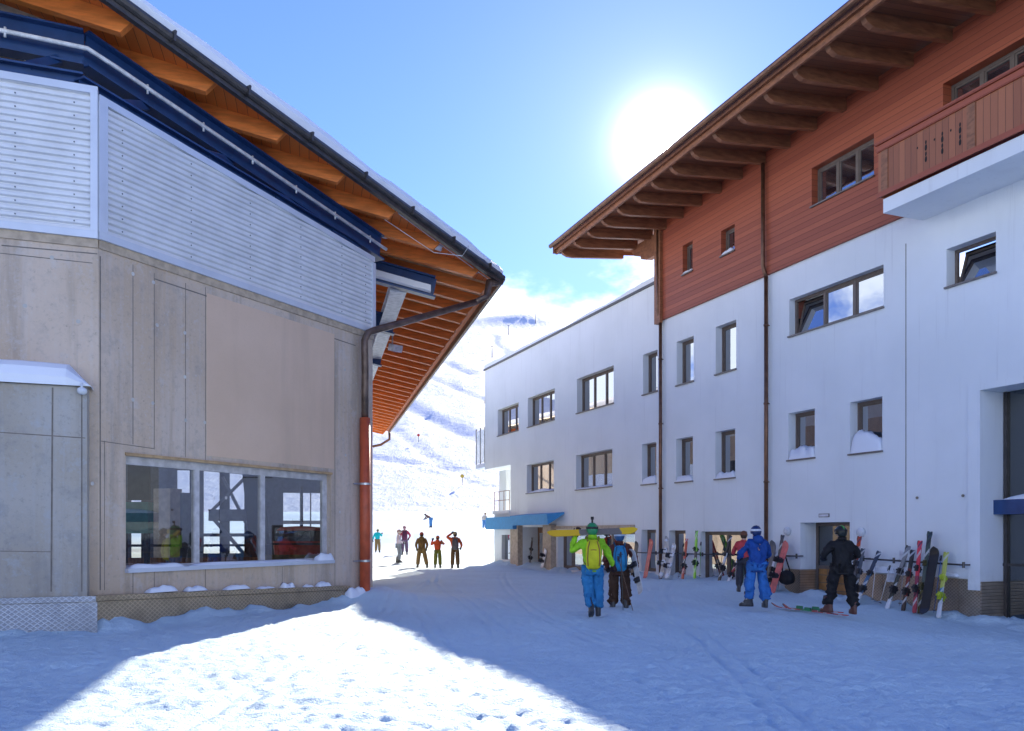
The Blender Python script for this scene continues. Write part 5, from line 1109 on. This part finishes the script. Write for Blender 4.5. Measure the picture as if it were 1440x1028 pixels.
board('tall charcoal snowboard edge-on beside the salmon board', (888, 818), (896.5, 761), (.05, .05, .055), bind=True)
board('salmon red snowboard leaning left of the far downpipe', (907, 815), (917, 758), (.62, .12, .10), bind=False, ob=.62)
board('pale grey snow-dusted snowboard with bindings in front of the far downpipe', (930, 814), (939, 754), (.42, .43, .45), snowy=True)
board('white snowboard with a dark rim just right of the far downpipe', (938, 815), (949, 764), (.66, .67, .68), snowy=True, ob=.7)
skis('red slalom skis between the narrow window and the neon green pair', (959, 814), (965, 757), ((.55, .05, .03), K1, (.6, .07, .04)), (.5, .75))
skis('neon green skis standing against the white pier', (976, 813), (979, 746), ((.25, .70, .03), K1, (.35, .80, .06)), (.75, 1.0), bcol=(.02, .05, .02))
skis('black and white skis leaning across the wide ground floor window', (1010, 819), (1027, 753), ((.05, .05, .055), W1, K1), (.7, 1.05))
skis('white and red skis slanting in front of the wide ground floor window', (1021, 823), (1043, 775), (W1, (.5, .05, .05), W1), (.4, .8), ob=.8, ot=.35)
board('dark green snowboard leaning left of the blue figure', (1040, 827), (1049, 779), (.02, .075, .07), bind=False, ob=.75)
board('pale lilac snowboard leaning beside the dark green one', (1030, 825), (1047, 781), (.50, .46, .50), bind=False, ob=.62, ot=.22)
board('slate grey snowboard behind the blue figure', (1080, 835), (1088, 760), (.10, .11, .13), bind=False, ob=.45)
skis('grey brown skis tall behind the blue figure', (1086, 836), (1100, 752), ((.16, .14, .13), (.30, .26, .22), (.10, .09, .09)), (.5, 1.1))
board('coral snowboard slanting right of the blue figure', (1084, 838), (1107, 761), (.70, .16, .15), ob=.75)
skis('white skis with black bindings behind the coral board', (1076, 836), (1092, 776), (W1, K1, W1), (.5, .9))
skis('red tipped skis standing behind the black figure', (1196, 850), (1208, 754), ((.08, .08, .10), (.5, .06, .02)), (1.25,))
skis('dark skis with grips hanging over, right of the black figure', (1199, 852), (1213, 771), (K1, (.10, .12, .15)), (.8,))
skis('pale blue skis leaning far over to the right of the door', (1202, 851), (1236, 775), ((.62, .66, .70), (.06, .16, .30), (.04, .06, .10)), (.4, .95), ob=.7)
skis('long grey skis with white tails leaning by the junction box', (1246, 857), (1277, 767), (W1, (.05, .06, .05), (.25, .25, .25)), (.3, .95), ob=.75)
skis('narrow dark red racing skis next to the grey pair', (1269, 859), (1283, 773), ((.04, .03, .03), (.20, .03, .03), K1), (.4, 1.1), ob=.65)
skis('red and pink skis with a red strap at the tips', (1285, 861), (1293, 760), ((.45, .06, .08), (.30, .05, .09), (.75, .06, .09)), (.45, .95), ob=.8)
skis('tall dark green skis standing highest of the row', (1292, 862), (1307, 747), ((.16, .13, .05), (.06, .09, .08), (.05, .08, .075)), (.6, 1.1), ob=.7, bcol=(.06, .055, .02))
board('black snowboard at the right end of the rail', (1299, 865), (1316, 770), (.018, .02, .022), bind=False, ob=.9, ot=.32)
skis('yellow and white skis last in the row beside the portal', (1319, 868), (1330, 776), (W1, (.12, .30, .42), (.60, .62, .14)), (.5, .75), ob=.75, bcol=(.40, .48, .03))
for lab, b, tp, col in (('white ski pole leaning by the pale blue skis', (1226, 846), (1233, 779), (.6, .6, .62)), ('silver ski pole slanting towards the junction box', (1237, 851), (1252, 795), (.5, .5, .52)), ('blue ski pole with black grip against the yellow skis', (1313, 862), (1324, 781), (.06, .20, .50)), ('thin grey ski pole between the red and grey skis', (1265, 852), (1272, 790), (.35, .35, .36)), ('grey ski pole hanging by the black bag', (1093, 838), (1098, 790), (.2, .2, .2)), ('green ski pole beside the neon skis', (984, 812), (986, 762), (.10, .35, .05)), ('dark ski pole beside the black and white skis', (1009, 820), (1019, 760), (.1, .1, .1)), ('brown ski pole by the red slalom skis', (954, 813), (962, 764), (.2, .12, .06))):
    poles(lab, b, tp, col)
# things leaning at the shop
board('white snowboard in the left corner of the shop doorway', (738, 797), (742, 758), (.66, .64, .68), bind=False, ob=-.2, ot=-.5)
board('white snowboard leaning against the right shop pillar', (762, 799), (768, 771), (.72, .70, .72), ob=.42, ot=.30)
skis('dark skis standing in the shop doorway', (744, 797), (748, 756), (K1, (.16, .10, .08)), (.8,), ob=-.2, ot=-.5)
# bag on a strap
pb = FR.at(1106, 812, .42); t = thing('sports_bag', 'black round sports bag hanging by its strap from the rail left of the door', 'bag', pb, local=False)
mb = MB(); mb.loft([[pb + FR.d * (r_ * 1.15 * math.cos(a)) + V(0, 0, r_ * math.sin(a) * .95 - .02 * abs(math.cos(a))) + FR.n * o for a in [i * math.pi / 9 for i in range(18)]] for o, r_ in ((-.15, .12), (-.12, .20), (0, .23), (.10, .20), (.13, .1))]); mb.build('body', cloth('bag', (.016, .016, .018)), t, True)
tp = FR.at(1103, 781, .26); mb = MB(); mb.tube([pb - FR.d * .2 + V(0, 0, .08), tp - FR.d * .03, tp + FR.d * .03, pb + FR.d * .2 + V(0, 0, .08)], .02, 6); mb.build('strap', cloth('bag', (.02, .02, .02)), t)
# skis lying in the snow by the black figure
for k, (x0, y0, x1, y1, lab) in enumerate(((1106, 855, 1186, 862, 'red ski lying on the snow, farther of the two by the black figure'), (1124, 857.5, 1192, 866, 'red ski lying on the snow, nearer of the two by the black figure'))):
    def gp(x, y):
        d = V((x - HX) / F, 1, (HY - y) / F); Yk = 18.5
        for _ in range(12): Yk = (CAM - gz(d.x * Yk, Yk) - .06) / -d.z if d.z < 0 else Yk
        return V(d.x * Yk, Yk, gz(d.x * Yk, Yk) + .05)
    a, b = gp(x1, y1), gp(x0, y0); b = a + (b - a).normalized() * 1.65; b.z = gz(b.x, b.y) + .06; a.z = gz(a.x, a.y) + .06
    t = thing('ski', lab, 'ski', (0, 0, 0), 'skis lying on the snow', local=True); t.matrix_world = frame3(a, b, V(0, 0, 1)); strip(1.65, ski_w, 0, .09, .016).build('deck', top_mat('lying', ((.55, .05, .04), (.05, .30, .12), (.50, .06, .04)), (.9, 1.2)), t)
    mb = MB(); mb.box((-.04, .016, .55), (.04, .09, .7)); mb.box((-.04, .016, .92), (.04, .08, 1.06)); mb.build('binding', plain('bind_green', (.03, .20, .09)), t)
# carried gear
wz = CAM + (HY - 748) / F * (YG - .1)
pL, pR = pix(769, 751, YG - .08), pix(896, 746.5, YG + .12); L = (pR - pL).length
t = thing('snowboard', 'yellow snowboard with a grey middle carried level across the shoulders', 'snowboard', (0, 0, 0), local=True); t.matrix_world = frame3(pL, pR, V(0, -.75, .66))
strip(L, lambda q: board_w(q) * .62, 0, .05, .02, rock=.04, n=34).build('deck', top_mat('carried', ((.80, .46, .01), (.20, .16, .12), (.80, .50, .01)), (.72, 1.60)), t)
mb = MB()
for z_ in (.95, 1.25): mb.box((-.08, -.03, z_ - .05), (.08, 0, z_ + .05)); mb.tube([(-.06, -.02, z_), (0, -.08, z_), (.06, -.02, z_)], .015, 6)
mb.build('binding', BIND, t)
pb = pix(905, 838, 19.6); t = thing('snowboard', 'white snowboard held upright at the side of the maroon jacket', 'snowboard', (0, 0, 0), local=True); t.matrix_world = frame3(pix(902, 836, 19.6), pix(889, 772, 19.9), V(-.9, -.4, 0)); strip(1.1, lambda q: board_w(q) * .8, 0, .06, .014, rock=.05).build('deck', plain('white_deck', (.70, .68, .66), .35), t)
mb = MB()
for z_ in (.35, .72): mb.box((-.09, .014, z_ - .06), (.09, .06, z_ + .06)); mb.tube([(-.08, .03, z_), (0, .13, z_), (.08, .03, z_)], .018, 6)
mb.build('binding', BIND, t)
poles('long black ski pole held upright between the two walkers', (876.5, 866), (873, 776), (.03, .03, .03), Yb=(19.2, 19.4)); poles('long black ski pole slanting out to the right of the walkers', (892, 866), (869, 782), (.10, .05, .03), Yb=(19.2, 19.4))

# ------------------------------------------------------------------ on the mountain
def on_mountain(x, y):
    d = np.array([(x - HX) / F, 1., (HY - y) / F]); Ys = np.linspace(125, 1100, 2500); z = CAM + d[2] * Ys; m = mountain_z(d[0] * Ys, Ys); i = np.argmax(m > z); return V(d[0] * Ys[i], Ys[i], m[i])
for k, (x, y, h) in enumerate(((753, 455, 8), (715, 471, 7), (692, 503, 6))):
    p = on_mountain(x, y); t = thing('lift_pylon', ('lift pylon on the ridge, farthest of the three', 'lift pylon halfway down the upper slope', 'lift pylon lowest, nearest the white roof')[k], 'pylon', p, 'ski lift pylons'); mb = MB(); mb.tube([p, p + V(0, 0, h)], [.3, .2], 6); mb.build('mast', MAT['gutter'], t); mb = MB(); mb.beam(p + V(-.9, 0, h), p + V(.9, 0, h), .25, .25); mb.build('crossarm', MAT['gutter'], t)
for lab, x, y, col in (('red piste marker disc on the open slope', 588.5, 622, (.6, .06, .03)), ('yellow piste marker post low on the slope', 650, 683, (.65, .42, .05))):
    p = on_mountain(x, y); t = thing('piste_marker', lab, 'marker', p); mb = MB(); mb.tube([p, p + V(0, 0, 1.4)], .06, 6); mb.build('pole', MAT['gutter'], t); mb = MB(); mb.ell(p + V(0, 0, 1.5), .32, .1, .32, 12, 6); mb.build('disc', plain('marker_' + lab, col), t)
